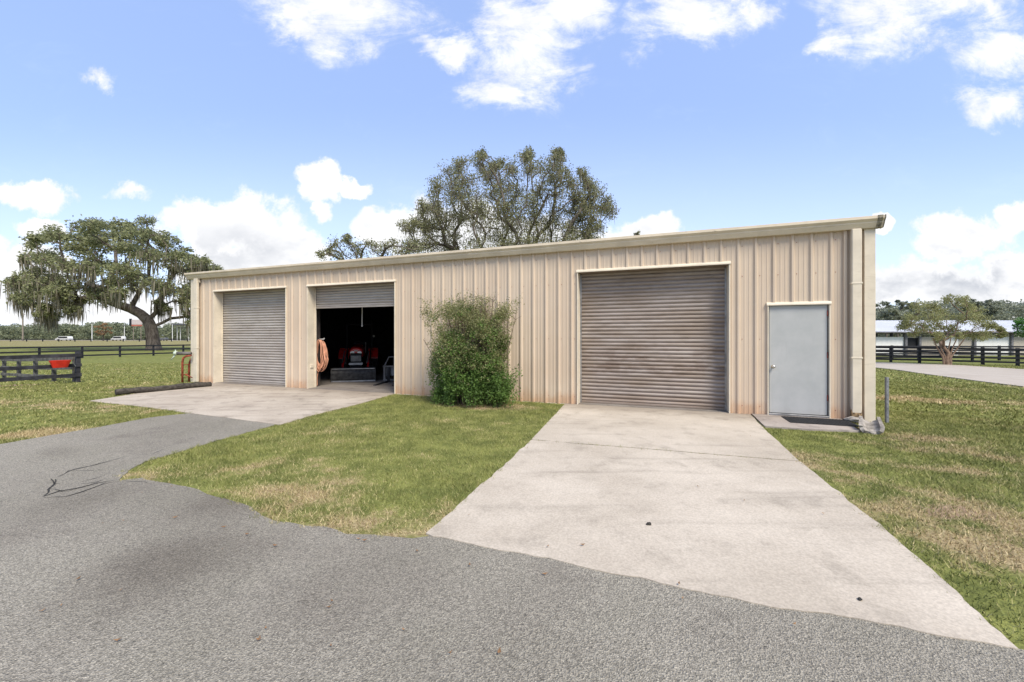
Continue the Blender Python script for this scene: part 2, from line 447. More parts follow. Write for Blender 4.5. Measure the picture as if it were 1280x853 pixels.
# asphalt drive
A_left = [G(0, 556), G(60, 545), G(120, 535), G(190, 522), G(238, 517)]
island_lo = [(536, 670), (515, 673), (492, 673), (466, 671), (431, 669), (405, 660), (366, 655), (340, 653), (326, 646), (313, 634), (290, 628), (271, 621), (227, 610), (205, 603), (175, 599), (148, 602)]
island_hi = [(148, 599), (160, 588), (184, 577), (218, 567), (280, 549), (345, 532)]
isl_lo = [G(*p) for p in island_lo]; isl_hi = [G(*p) for p in island_hi]
drv_front = [(536, 669), (606, 686), (685, 701), (750, 715), (800, 724), (887, 743), (975, 761), (1036, 769), (1128, 786), (1215, 804), (1277, 818)]
dfr = [G(*p) for p in drv_front]
e0 = Vector(dfr[-1]); e1 = e0+(Vector(dfr[-1])-Vector(dfr[-3])).normalized()*14
a0 = Vector(A_left[0]); am = a0+(Vector(A_left[0])-Vector(A_left[1])).normalized()*16
dfi = [(x+.02, y+.22) for x, y in dfr[1:-1]]
asph = [tuple(am)]+A_left+[G(270, 516), G(345, 526)]+isl_hi[::-1]+isl_lo[::-1]+[(dfr[0][0]+.12, dfr[0][1]+.08)]+dfi+[(dfr[-1][0]+.02, dfr[-1][1]+.05)]+[tuple(e1), (e1.x+2, -14), (am.x-4, -14)]
def dedupe(p):
    out = []
    for q in p:
        if not out or (Vector(q)-Vector(out[-1])).length > .02: out.append(q)
    return out
asph = dedupe(asph)
asph_j = jitter_poly(asph, .045, .10, 1)
tag(slab('asphalt_road', asph_j, M['asphalt'], .008, .05, drape=True, cell=1.5), kind='structure')
# concrete driveway before the wide door, cast in two bays
seamL, seamR = G(664, 551), G(999, 578)
def along(p, q, d):
    p, q = Vector(p), Vector(q); return tuple(p+(q-p).normalized()*d)
wl = lambda u, off=-.02: (lambda w: (w.x, w.y))(loc2w(wx(u), off))
bay1 = [wl(707, .02), wl(938, .02), G(953, 535), along(seamR, G(953, 535), .012), along(seamL, wl(707), .012)]
right_edge = [G(1036, 606), G(1097, 656), G(1150, 702), G(1193, 741), G(1230, 776), G(1263, 803)]
bay2 = [along(seamL, G(640, 576), .012), along(seamR, G(1036, 606), .012)]+right_edge+dfr[::-1]+[G(580, 626), G(640, 574)]
bay2 = dedupe(bay2)
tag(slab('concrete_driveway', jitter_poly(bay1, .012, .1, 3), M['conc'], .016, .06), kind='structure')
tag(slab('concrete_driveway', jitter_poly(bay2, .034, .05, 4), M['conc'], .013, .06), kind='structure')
# apron before the two narrower doors
apr = [wl(262, .02), wl(494.5, .02), G(440, 508), G(394, 519), G(350, 532), G(290, 524), G(236, 517), G(170, 508), G(111, 502), G(150, 496), G(200, 488)]
tag(slab('concrete_apron', jitter_poly(dedupe(apr), .015, .1, 6), M['apron'], .014, .06), kind='structure')
padp = [wl(939.5, .02), wl(1052, .02), G(1075, 541), G(1015, 539), G(956, 535)]
tag(slab('concrete_doorstep', jitter_poly(padp, .006, .1, 7), M['pad'], .032, .08), kind='structure')
# pale road on the right
roadp = [G(1060, 453), G(1092, 453.5), G(1127, 454.5), G(1205, 457.5), G(1280, 462.5), (60, 16), (60, 9), G(1300, 487), G(1280, 484.5), G(1242, 479.7), G(1213, 476), G(1150, 467.5), G(1092, 460), G(1060, 457.5)]
roadp = dedupe(roadp)
tag(slab('side_road', roadp, M['road'], .035, .08, drape=True, cell=.8), kind='structure')
# highway far left
hwy = [(-420, 215), (30, 215), (30, 235), (-420, 235)]
tag(slab('highway', hwy, M['road'], .12, .1, drape=True, cell=60), kind='structure')

# cracks in the asphalt
def crack(name, pts, w, seed):
    P = [Vector(G(*p)) for p in pts]; out = []
    for a, b in zip(P[:-1], P[1:]):
        k = max(2, int((b-a).length/.05))
        out += [a+(b-a)*(j/k) for j in range(k)]
    out.append(P[-1]); v = []; f = []
    for i, p in enumerate(out):
        d = (out[min(i+1, len(out)-1)]-out[max(0, i-1)]).normalized(); n = Vector((-d.y, d.x))
        off = .03*mnoise.noise(Vector((p.x*5, p.y*5, seed)))
        ww = w*(.45+.9*abs(mnoise.noise(Vector((p.x*8, p.y*8, seed+3)))))*min(1, .25+min(i, len(out)-1-i)/6)
        for s in (-1, 1):
            q = p+n*(off+s*ww); v.append((q.x, q.y, .0125+terr(q.x, q.y)))
        if i: f.append((2*i-2, 2*i, 2*i+1, 2*i-1))
    me = bpy.data.meshes.new(name); me.from_pydata(v, [], f); me.update()
    return tag(link(name, me, M['crack']), kind='structure')
crack('asphalt_crack', [(72, 598), (86, 590), (120, 582), (162, 571)], .012, 1)
crack('asphalt_crack', [(70, 600), (67, 607), (62, 613), (56, 622)], .016, 2)
crack('asphalt_crack', [(63, 600), (68, 606), (76, 606)], .012, 12)
crack('asphalt_crack', [(80, 592), (96, 590), (118, 590), (134, 586)], .006, 13)
crack('asphalt_crack', [(104, 606), (122, 604), (132, 600)], .014, 14)
crack('asphalt_crack', [(162, 571), (190, 568), (214, 560)], .005, 15)
crack('asphalt_crack', [(150, 603), (168, 603), (186, 606)], .008, 16)
crack('asphalt_crack', [(56, 622), (75, 615), (95, 612), (118, 606), (142, 602)], .028, 4)
crack('asphalt_crack', [(56, 623), (80, 623), (104, 616), (130, 606), (150, 603)], .012, 5)
crack('asphalt_crack', [(102, 604), (118, 600), (132, 595)], .014, 7)
crack('asphalt_crack', [(64, 612), (80, 616), (96, 613)], .01, 9)

# grass ------------------------------------------------------------
def pip(px, py, poly):
    inside = np.zeros(len(px), bool); n = len(poly); P = np.array(poly)
    x0, y0 = P[:, 0], P[:, 1]; x1, y1 = np.roll(x0, -1), np.roll(y0, -1)
    for a, b, c, d in zip(x0, y0, x1, y1):
        if b == d: continue
        cond = ((b > py) != (d > py)); xi = (c-a)*(py-b)/(d-b)+a
        inside ^= cond & (px < xi)
    return inside
paved = [asph, bay1, bay2, dedupe(apr), padp, roadp,
         [(lambda w: (w.x, w.y))(loc2w(*q)) for q in ((-18.6, -.02), (.12, -.02), (.12, 9.2), (-18.6, 9.2))]]
def grass(region, dens, hmin, hmax, wid):
    x0, x1, y0, y1 = region; n = int((x1-x0)*(y1-y0)*dens)
    px = rng.uniform(x0, x1, n); py = rng.uniform(y0, y1, n)
    keep = (py > .3) & (np.abs(px/np.maximum(py, .1)) < 1.55)
    px, py = px[keep], py[keep]
    # patchy growth
    keep = np.ones(len(px), bool)
    qx = px+.045*np.sin(px*31+py*17)+rng.normal(size=len(px))*.012; qy = py+.045*np.sin(py*29-px*13)+rng.normal(size=len(px))*.012
    for poly in paved: keep &= ~pip(qx, qy, poly)
    pv = np.sin(px*5.3+2*np.sin(py*3.1))*np.sin(py*6.1+1.7*np.sin(px*2.3)); keep &= rng.uniform(0, 1, len(px)) < .78+.3*pv
    px, py = px[keep], py[keep]; n = len(px); pz = terr_np(px, py)+.0
    ang = rng.uniform(0, 2*np.pi, n); h = rng.uniform(hmin, hmax, n)
    tall = np.sin(px*1.9+1.3*np.sin(py*1.1))*np.cos(py*2.3+px*.7); h *= 1+.35*tall
    lean = rng.uniform(.2, 1.3, n)*h; la = rng.uniform(0, 2*np.pi, n)
    w = wid*rng.uniform(.6, 1.3, n)
    V = np.empty((n, 3, 3))
    V[:, 0] = np.stack([px-np.cos(ang)*w, py-np.sin(ang)*w, pz], 1)
    V[:, 1] = np.stack([px+np.cos(ang)*w, py+np.sin(ang)*w, pz], 1)
    V[:, 2] = np.stack([px+np.cos(la)*lean, py+np.sin(la)*lean, pz+h], 1)
    return V.reshape(-1, 3), rng.uniform(0, 1, n)
parts = [grass((-8, 2.2, 2.8, 10.5), 5200, .014, .040, .0032), grass((2.2, 9, 1.4, 8.2), 5200, .012, .038, .0032), grass((5, 16, 3, 14), 1300, .016, .042, .006),
         grass((-22, -5, 4, 14), 1000, .02, .042, .007), grass((8, 40, 6, 30), 130, .03, .06, .018), grass((-42, -12, 10, 32), 110, .03, .06, .018)]
V = np.concatenate([p[0] for p in parts]); T = np.concatenate([p[1] for p in parts])
g = np_mesh('grass', V, 3, M['blade'], attr=T)
tag(g, 'short green and straw coloured lawn grass around the drives', 'grass', kind='stuff')

# fallen leaves on the concrete and lawn
lv = []; 
for i in range(86):
    if i < 16: u, v = rnd.uniform(560, 1250), rnd.uniform(530, 800)
    elif i < 56: u, v = rnd.uniform(560, 700), rnd.uniform(506, 520)
    else: u, v = rnd.uniform(50, 700), rnd.uniform(520, 830)
    x, y = G(u, v); a = rnd.uniform(0, 6.28); s = rnd.uniform(.007, .018)
    z = .020
    for k, (p, q) in enumerate(((1.3, 0), (0, .5), (-1.2, .1), (0, -.6))):
        lv.append((x+s*(p*math.cos(a)-q*math.sin(a)), y+s*(p*math.sin(a)+q*math.cos(a)), z+(.004 if k % 2 else .012)+ (0 if i<16 else -.004)))
o = np_mesh('leaf_litter', np.array(lv), 4, M['tan'])
tag(o, 'scattered dead brown leaves on the driveway and lawn', 'leaves', kind='stuff')
exec_later = []
# ------------------------------------------------------------------ the shed
W = 18.3; DEP = 9.0; HW = 3.52
shed = empty('metal_shed', C0, WROT, 'long tan ribbed metal utility shed with cream gutter, roll-up doors and grey side door', 'shed')
XR = wx(1091); XL = wx(241)
ops = [(wx(268.5), wx(358), 3.04), (wx(385.5), wx(494), 3.04), (wx(722.5), wx(911), 3.01), (wx(960), wx(1036), 2.16)]
WINS = []
# wall panels: ribbed profile
def rib_profile(a, b):
    pitch = .305; pts = []
    k0 = math.floor(a/pitch)-1; k1 = math.ceil(b/pitch)+1
    raw = []
    for k in range(k0, k1+1):
        c = k*pitch
        raw += [(c-.042, 0), (c-.016, -.032), (c+.016, -.032), (c+.042, 0)]
        for m in (.112, .193): raw += [(c+m-.016, 0), (c+m-.007, -.005), (c+m+.007, -.005), (c+m+.016, 0)]
    raw.sort()
    def yat(x):
        for (p, q), (r, s) in zip(raw[:-1], raw[1:]):
            if p <= x <= r: return q+(s-q)*(x-p)/max(r-p, 1e-9)
        return 0
    return [(a, yat(a))]+[q for q in raw if a+1e-4 < q[0] < b-1e-4]+[(b, yat(b))]
wallb = MB()
def panel(a, b, z0, z1, back=0.0):
    p = rib_profile(a, b); n = len(p); vs = []; fs = []
    zs = [z0, z1]
    for z in zs: vs += [(x, y, z) for x, y in p]
    for i in range(n-1): fs.append((i, i+1, n+i+1, n+i))
    wallb.add(vs, fs)
cur = XL
for a, b, h in ops:
    panel(cur, a, .0, HW); panel(a, b, h, HW); cur = b
panel(cur, XR, .0, HW)
wallb.build('front_wall', M['siding'], shed)
# other walls (plain ribbed outside is never nearer than the corners)
m = MB()
def sidewall(xc, sg):
    k = 0; y = 0.02
    prof = []
    while y < DEP:
        for dy, dx in ((0, 0), (.12, 0), (.145, .03), (.175, .03), (.2, 0)):
            if y+dy <= DEP: prof.append((xc+sg*dx, y+dy))
        y += .305
    prof.append((xc, DEP)); n = len(prof)
    vs = [(x, yy, .0) for x, yy in prof]+[(x, yy, HW+.0+.25*(1-abs(yy-DEP/2)/(DEP/2))) for x, yy in prof]
    m.add(vs, [(i, i+1, n+i+1, n+i) for i in range(n-1)])
sidewall(XR, 1); m.build('side_wall', M['siding'], shed); m = MB(); sidewall(XL, -1); m.build('side_wall', M['siding'], shed)
m = MB(); m.box(XL, XR, DEP, DEP+.03, 0, HW); m.build('back_wall', M['siding'], shed)
# inner lining and floor
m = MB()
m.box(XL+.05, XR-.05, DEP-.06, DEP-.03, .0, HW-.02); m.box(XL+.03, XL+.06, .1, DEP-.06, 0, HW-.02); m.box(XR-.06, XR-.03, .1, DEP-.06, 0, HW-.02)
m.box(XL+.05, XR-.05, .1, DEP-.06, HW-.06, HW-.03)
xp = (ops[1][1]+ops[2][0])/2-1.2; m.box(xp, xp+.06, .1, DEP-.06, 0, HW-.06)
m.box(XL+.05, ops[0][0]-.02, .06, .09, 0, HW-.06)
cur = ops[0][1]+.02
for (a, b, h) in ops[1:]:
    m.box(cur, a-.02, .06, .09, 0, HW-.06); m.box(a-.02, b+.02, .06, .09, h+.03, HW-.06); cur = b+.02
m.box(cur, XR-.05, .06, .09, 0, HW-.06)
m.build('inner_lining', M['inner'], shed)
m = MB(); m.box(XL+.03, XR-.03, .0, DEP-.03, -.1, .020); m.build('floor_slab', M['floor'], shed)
# roof: low gable
m = MB()
for (y0, z0, y1, z1) in ((-.05, HW+.10, DEP/2, HW+.42), (DEP/2, HW+.42, DEP+.1, HW+.08)):
    n = int((XR-XL+.1)/.305)
    prof = []
    for k in range(n):
        x = XL-.05+k*.305; prof += [(x, 0), (x+.12, 0), (x+.14, .03), (x+.17, .03), (x+.19, 0)]
    prof.append((XR+.05, 0)); N_ = len(prof)
    m.add([(x, y0, z0+d) for x, d in prof]+[(x, y1, z1+d) for x, d in prof], [(i, i+1, N_+i+1, N_+i) for i in range(N_-1)])
m.build('roof', M['barnroof'], shed)
# gutter: faceted box gutter with end caps
gx0, gx1 = XL-.10, XR+.10
gp = [(0.0, 3.50), (-.10, 3.50), (-.15, 3.585), (-.15, 3.60), (-.19, 3.645), (-.19, 3.695), (-.175, 3.70), (-.165, 3.665), (-.02, 3.665), (0.0, 3.68)]
m = MB(); k = 7
for i in range(k):
    a = gx0+(gx1-gx0)*i/k; b = gx0+(gx1-gx0)*(i+1)/k
    s = .0018*(i % 2)
    m.prism([(y-(s if y < -.05 else 0), z) for y, z in gp], a+.001, b-.001+.0)
gut = m.build('gutter', M['gutter'], shed)
for xx, sg in ((gx0, -1), (gx1, 1)):
    m = MB(); m.prism([(y*1.03-.002, z+(.004 if z > 3.6 else -.006)) for y, z in gp], min(xx, xx+sg*.012), max(xx, xx+sg*.012))
    if sg > 0:
        m.prism([(y*1.02-.004, z+(.003 if z > 3.6 else -.005)) for y, z in gp], xx-.10, xx-.03)
    m.build('end_cap', simple('corroded_cap', (.20, .175, .13), .8, var=.7, scale=25) if sg > 0 else M['gutter'], gut)
# rivets on gutter seams
for i in range(1, k):
    xx = gx0+(gx1-gx0)*i/k; m = MB(); m.box(xx-.02, xx+.02, -.1965, -.19, 3.65, 3.69, .001)
    m.build('gutter_joint', M['gutter'], gut)
# corner trims and downspouts
def corner(xa, xb, name='corner_trim'):
    m = MB(); m.box(min(xa, xb), max(xa, xb), -.055, .06, .0, 3.50, .006); m.build(name, M['trim'], shed)
corner(wx(1078.5), XR+.02); corner(XL-.02, wx(246.2))
def spout(xa, xb, z0):
    m = MB(); m.box(xa, xb, -.135, -.06, z0, 3.50, .012)
    o = m.build('downspout', M['trim'], shed)
    for z in (1.15, 2.5):
        m = MB(); m.box(xa-.012, xb+.012, -.140, -.057, z, z+.03, .004); m.build('strap', M['trim'], o)
    return o
sp = spout(wx(1062.5)-.02, wx(1075)-.02, .13)
m = MB(); xa, xb = wx(1062.5)-.022, wx(1075)-.018
m.prism([(-.139, .0), (-.139, .16), (-.12, .24), (-.09, .20), (-.056, .26), (-.056, .0)], xa+.0, xb)
m.build('rotted_end', simple('rotten_spout_end', (.22, .15, .08), .9, var=.8, scale=30), sp)
spout(wx(246.8)+.01, wx(251)+.02, .03)
# dark gap strip between wall and spout: a closing angle
m = MB(); m.box(wx(1053.5), wx(1058), -.04, -.002, .02, 3.50, .004); m.build('closing_angle', M['siding'], shed)
# base angle
cur = XL
for a, b, h in ops+[(XR, XR, 0)]:
    m = MB(); m.box(cur+.06, a-.06, -.008, .03, -.02, .012); m.build('base_angle', M['rust'] if a > -4 else M['trim'], shed); cur = b
# lips: eave trim above the siding
# ---- door frames: jamb reveals + face trims
def frame(a, b, h, r, fw, name='door_frame'):
    m = MB()
    m.box(a-fw*.35, a+.004, -.040, r, .0, h+fw*.3, .003)          # left jamb
    m2_ = MB(); m2_.box(b-.004, b+fw*.35, -.040, r, .0, h+fw*.3, .003); m2_.build('door_jamb', M['trim'], shed)
    o = m.build('door_jamb', M['trim'], shed)
    m = MB(); m.prism([(-.052, h-.008), (-.052, h+.012), (-.034, h+.048), (.0, h+.06), (.0, h+.002), (-.03, h-.008)], a-fw*.6, b+fw*.6)
    m.build('head_flashing', M['trim'], o)
    m = MB(); m.box(a+.006, b-.006, -.03, r, h-.006, h+.001); m.build('head', simple('head_soffit', (.22, .17, .13), .8), o)
    return o
REC = .27
for a, b, h in ops[:3]: frame(a, b, h, REC+.03, .055)
frame(*ops[3], .10, .05)
# ---- roll-up doors
def rollup(a, b, zb, zt, mat, pitch, name='rollup_door'):
    nS = int(round((zt-zb)/pitch)); pitch = (zt-zb)/nS
    prof = []
    for i in range(nS):
        z = zb+i*pitch
        for f, d in ((0, .010), (.10, .002), (.25, -.010), (.45, -.017), (.65, -.015), (.82, -.006), (.93, .004)):
            prof.append((REC+d, z+f*pitch))
    prof.append((REC+.01, zt)); n = len(prof)
    xs_ = [a+(b-a)*i/8 for i in range(9)]
    vs = []
    for i, x in enumerate(xs_):
        bow = .006*math.sin(i/8*math.pi)
        vs += [(x, y-bow*math.sin((z-zb)*2.2), z) for y, z in prof]
    fs = [(i*n+j, (i+1)*n+j, (i+1)*n+j+1, i*n+j+1) for i in range(8) for j in range(n-1)]
    mb = MB(); mb.add(vs, fs)
    # closed back
    mb.box(a, b, REC+.02, REC+.028, zb, zt)
    o = mb.build(name, mat, shed)
    m = MB(); m.box(a, b, REC-.024, REC+.019, zb-.035, zb+.012, .006); m.build('bottom_bar', mat, o)
    for x0, x1 in ((a-.0, a+.035), (b-.035, b+.0)):
        m = MB(); m.box(x0, x1, REC-.032, REC-.026+.0, .022, ops[2][2]-.03, .001); m.build('guide_rail', M['trim'] if 0 else M['steel'] if mat == M['c_big'] else M['trim'], o)
    # drum box behind the head
    m = MB(); m.tube([(a+.02, REC+.28, 3.18), (b-.02, REC+.28, 3.18)], .19, 16); m.build('drum', M['steel'], o)
    return o
a, b, h = ops[0]; o = rollup(a+.005, b-.005, .058, h+.02, M['c_mid'], .083); o['label'] = 'closed grey slatted roll-up door at the left end'
a, b, h = ops[1]; o = rollup(a+.005, b-.005, 2.43, h+.02, M['c_mid'], .083); o['label'] = 'grey roll-up door raised above the tractor'
a, b, h = ops[2]; o = rollup(a+.005, b-.005, .058, h+.02, M['c_big'], .086); o['label'] = 'wide stained brown grey roll-up door'
# ---- grey door
a, b, h = ops[3]
m = MB(); m.box(a+.022, b-.022, .0, .045, .075, h-.012, .004); d = m.build('grey_door', M['door'], shed)
kx = a+.085; kz = Zat(451, 7.9)
Mk = Matrix.Translation((kx, -.001, .97)) @ Matrix.Rotation(R(90), 4, 'X')
m = MB(); m.lathe([(.0, 0), (.034, 0), (.034, .006), (.014, .012), (.012, .03), (.024, .038), (.030, .052), (.026, .066), (.012, .072), (0.001, .073)], 20, Mk)
m.build('door_knob', M['chrome'], d, True)
for z in (.35, 1.15, 1.93):
    m = MB(); m.tube([(b-.020, -.006, z), (b-.020, -.006, z+.11)], .009, 8); m.build('hinge', M['rust'], d)
m = MB(); m.box(a+.006, b-.006, -.045, .07, .022, .066, .004); m.build('threshold', M['steel'], d)
# outlet box on the jamb
m = MB(); m.box(ops[1][0]+.004, ops[1][0]+.03, .06, .16, .62, .72, .004); m.build('outlet_box', M['trim'], shed)
m = MB(); m.bar((XL+.42, -.06, 3.50), (XL+.46, -.055, 3.36), .03, .02); m.build('gutter_bracket', M['trim'], shed)
# screws on the flats
m = MB()
for k in range(int(XL/.305), 0):
    for z in (.18, 1.5, 2.75, 3.35):
        x = k*.305+.07
        if any(A-.05 < x < B+.05 and z < H+.05 for A, B, H in ops) or x > XR-.45 or x < XL+.2: continue
        m.box(x-.006, x+.006, -.006, .0, z-.006, z+.006)
m.build('screws', M['rust'], shed)['kind'] = 'stuff'

# mat on the doorstep
m = MB(); pts = [G(978, 523.5), G(1046, 527), G(1060, 534), G(993, 529.5)]
pm = [w2loc(*p) for p in pts]
m2 = empty('door_mat', loc2w((wx(975)+wx(1050))/2, -.42), WROT, 'black rubber mat on the step at the grey door', 'mat')
m.box(-.50, .50, -.32, .24, .033, .046, .005); m.build('rubber_sheet', M['mat'], m2)
m = MB()
for i in range(19):
    x = -.46+i*.05; m.box(x, x+.018, -.30, .22, .0465, .051)
m.build('ribbing', M['mat'], m2)

# broken splash block and stones at the corner
def splash():
    x, y = G(1091, 541); o = empty('splash_block', (x, y+.04, -.03), R(-38), 'broken concrete trough-shaped splash block at the foot of the corner trim', 'splash block')
    m = MB(); N_ = 12; L = .36
    for rr in (.105, .135): pass
    vs = []; fs = []
    for j in range(2):
        yy = (-L*.5, L*.5)[j]
        for rr in (.085, .125):
            for i in range(N_+1):
                t = math.pi*(1+i/N_); k = 1+.18*(1-j)
                vs.append((rr*k*math.cos(t)*1.05, yy+.02*math.sin(i*1.7), .15+rr*k*math.sin(t)*.95+.02*math.sin(i*2.1)*(i in (0, N_))))
    q = N_+1
    for i in range(N_):
        fs += [(i, i+1, 2*q+i+1, 2*q+i), (q+i, 3*q+i, 3*q+i+1, q+i+1), (i, q+i, q+i+1, i+1), (2*q+i, 2*q+i+1, 3*q+i+1, 3*q+i)]
    fs += [(0, 2*q, 3*q, q), (N_, q+N_, 3*q+N_, 2*q+N_)]
    vs = [(a, b, c+.28*(b+.18)) for a, b, c in vs]
    m.add(vs, fs); m.build('trough', M['stone'], o)
    return o
splash()
def rock(name, x, y, z, sx, sy, sz, label, cat, seed, mat):
    import bmesh
    bm = bmesh.new(); bmesh.ops.create_icosphere(bm, subdivisions=3, radius=1)
    for v in bm.verts:
        n = mnoise.noise(v.co*1.4+Vector((seed, 0, 0)))
        v.co *= 1+.45*n; v.co = Vector((v.co.x*sx, v.co.y*sy, max(v.co.z, -.6)*sz))
    me = bpy.data.meshes.new(name); bm.to_mesh(me); bm.free()
    o = link(name, me, mat); o.location = (x, y, z); o.rotation_euler = (0, 0, seed*1.3)
    return tag(o, label, cat)
x, y = G(1069, 530); rock('concrete_chunk', x, y, .07, .13, .08, .06, 'grey broken concrete chunk under the rotted end of the downspout', 'rubble', 2, M['stone'])
x, y = G(1062, 531); 
x, y = G(811, 658); rock('pebble', x, y, .02, .022, .016, .012, 'small dark pebble lying on the wide concrete driveway', 'pebble', 5, M['crack'])
x, y = G(1075, 753); rock('pebble', x, y, .02, .014, .010, .006, 'tiny pebble near the front edge of the wide concrete driveway', 'pebble', 8, M['crack'])

# T-post on the right
x, y = G(1109.5, 529)
t = empty('steel_post', (x, y, 0), .2, 'short grey steel stake standing in the lawn right of the shed corner', 'post')
hh = .82; m = MB(); m.box(-.028, .028, -.004, .004, -.2, hh, .001); m.box(-.004, .004, .0045, .045, -.2, hh, .001); 
for i in range(9): m.box(-.008, .008, -.013, -.0035, .1+i*.08, .115+i*.08, .001)
m.build('stake', simple('galvanised', (.20, .205, .21), .6, .3, .3), t)

# timber pole beside the apron
pa = Vector((*G(144, 495), .085)); pb = Vector((*G(263, 483.5), .085))
m = MB(); n = 24
m.tube([pa.lerp(pb, i/n)+Vector((.01*math.sin(i*.9), .01*math.cos(i*.7), .012*math.sin(i*.45))) for i in range(n+1)], [.082+.006*math.sin(i*1.3) for i in range(n+1)], 14)
o = m.build('timber_pole', M['log'], smooth=False); tag(o, 'dark round timber pole lying along the grass edge of the concrete apron', 'pole')

# red rusty rack with pipe vice at the left corner
x, y = (lambda w: (w.x, w.y))(loc2w(XL-.22, .05))
yy = 498*1.55/(479.5-421); xr, yr = U(233, yy+.15)
rk = empty('pipe_stand', (xr, yr, terr(xr, yr)), R(8), 'rusty red tube stand beside the left corner of the shed', 'stand')
m = MB()
m.tube([(-.12, 0, -.02), (-.12, 0, .70), (-.09, 0, .84), (0, 0, .90), (.15, 0, .92)], .032, 8); m.build('bent_tube', M['rust'], rk, True)
m = MB(); m.tube([(-.07, .25, 0), (-.07, .25, .6), (-.02, .25, .78), (.12, .25, .84)], .03, 8); m.build('bent_tube', M['rust'], rk, True)
m = MB(); m.tube([(-.12, 0, .28), (-.07, .25, .28)], .014, 6); m.build('cross_bar', M['rust'], rk); m = MB(); m.tube([(-.12, 0, .6), (-.07, .25, .6)], .014, 6); m.build('cross_bar', M['rust'], rk); m = MB(); m.tube([(-.1, .1, .28), (.05, .1, .2), (.12, .1, .16)], .016, 6); m.build('cross_bar', M['rust'], rk)
m = MB(); m.tube([(.06, .3, -.02), (.06, .3, .80)], .06, 10); m.build('bottle', simple('dark_bottle', (.03, .05, .035), .5), rk)
p = empty('black_pipe', (xr, yr, .97), R(8), 'dark pipe end with pale green clamp resting on the rusty stand', 'pipe')
m = MB(); m.tube([(-.30, 0, .02), (.14, 0, .02)], .055, 12); m.build('barrel', M['pipe'], p, True)
m = MB(); m.tube([(-.36, 0, .02), (-.28, 0, .03)], .07, 10); m.tube([(-.32, 0, .0), (-.40, 0, -.12), (-.47, 0, -.20)], [.03, .022, .012], 8); m.tube([(-.33, 0, .05), (-.33, 0, .14)], .016, 6); m.build('clamp', M['pale'], p, True)

# ------------------------------------------------------------------ inside the open bay
OFF = .020
def in_shed(u, v, h=0):    # point seen on the inside floor
    mm = (v-HZ)/FL; Y = (CH-OFF)/mm; return ((u-640)/FL*Y, Y)
# tractor
tx, ty = in_shed(442, 477.3)
TR = math.atan2(.16, 1)     # heading
tr = empty('tractor', (tx, ty, OFF), R(0)+.30, 'red compact tractor with black front loader bucket parked inside the open bay', 'tractor')
def bm_(name, m, mat, par=tr, sm=False): return m.build(name, M[mat] if isinstance(mat, str) else mat, par, sm)
# y>0 runs back from the bucket lip
m = MB(); t_ = .012
def sweep(prof, w, th):
    vs = []; n = len(prof)
    mm = MB()
    for i in range(n-1):
        (y0, z0), (y1, z1) = prof[i], prof[i+1]
        mm.add([(-w, y0, z0), (w, y0, z0), (w, y1, z1), (-w, y1, z1)], [(0, 1, 2, 3)])
    return mm
bw = .69
# loader bucket seen from the front: back turned, tipped so its floor faces us
prof = [(0.0, .03), (-.02, .10), (-.03, .30), (.02, .42), (.10, .47), (.34, .47), (.5, .40), (.52, .05), (.1, .02)]
m.prism(prof, -bw, bw); b_ = bm_('bucket', m, 'bucket')
m = MB(); m.box(-bw-.01, bw+.01, -.03, .03, .0, .045, .004); bm_('cutting_edge', m, 'steel', b_)
for s in (-1, 1):
    m = MB(); m.prism([(-.04, .02), (-.045, .33), (.02, .45), (.55, .42), (.55, .02)], *((-bw-.02, -bw-.001) if s < 0 else (bw+.001, bw+.02))); bm_('side_plate', m, 'bucket', b_)
m = MB(); m.box(-bw, bw, -.034, -.0, .425, .455, .006); bm_('lip', m, 'steel', b_)
for s in (-1, 1):
    m = MB(); m.bar((s*.42, .5, .25), (s*.42, 1.2, .72), .06, .10); m.bar((s*.42, 1.2, .72), (s*.42, 2.0, 1.02), .06, .11); bm_('loader_arm', m, 'red')
    m = MB(); m.tube([(s*.42, .75, .62), (s*.42, 1.35, .98)], .022, 8); m.tube([(s*.36, 1.2, .55), (s*.40, 1.5, .85)], .03, 8); bm_('hydraulic_ram', m, 'steel')
    m = MB(); m.box(s*.42-.05, s*.42+.05, 1.95, 2.1, .45, 1.1, .01); bm_('loader_post', m, 'black')
# hood
def hood(w, z0, z1, y0, y1):
    mm = MB(); rings = []
    for y, k, top in ((y0, .82, -.05), (y0+.04, .93, -.01), (y0+.25, 1, 0.02), (y1, 1, .10)):
        ww = w*k; zt = z1+top
        rings.append([(-ww, y, z0), (-ww, y, zt-.13), (-ww*.85, y, zt-.05), (-ww*.5, y, zt-.005), (0, y, zt+.008), (ww*.5, y, zt-.005), (ww*.85, y, zt-.05), (ww, y, zt-.13), (ww, y, z0)])
    vs = [p for r in rings for p in r]; n = 9
    fs = [(i*n+j, (i+1)*n+j, (i+1)*n+j+1, i*n+j+1) for i in range(3) for j in range(n-1)]+[tuple(range(n)), tuple(range(3*n, 4*n))]
    return mm.add(vs, fs)
bm_('hood', hood(.235, .80, 1.13, 1.02, 2.2), 'red')
m = MB(); m.box(-.20, .20, .985, 1.02, .60, .93, .01); gr = bm_('grille', m, 'black')
m = MB()
for i in range(6): m.box(-.17, .17, .975, .984, .64+i*.035, .652+i*.035)
bm_('grille_bars', m, 'steel', gr)
for s in (-1, 1):
    m = MB(); m.prism([(s*.05, .93), (s*.06, .99), (s*.16, 1.0), (s*.20, .96), (s*.19, .92)], .965, 1.01, 'y'); bm_('headlight', m, 'lamp')
m = MB(); m.box(-.06, .06, .967, .99, 1.0, 1.03, .004); bm_('badge', m, 'white')
m = MB(); m.box(-.22, .22, .95, 1.0, .48, .56, .01); m.box(-.18, .18, 1.0, 2.3, .42, .62, .02); bm_('chassis', m, 'black')
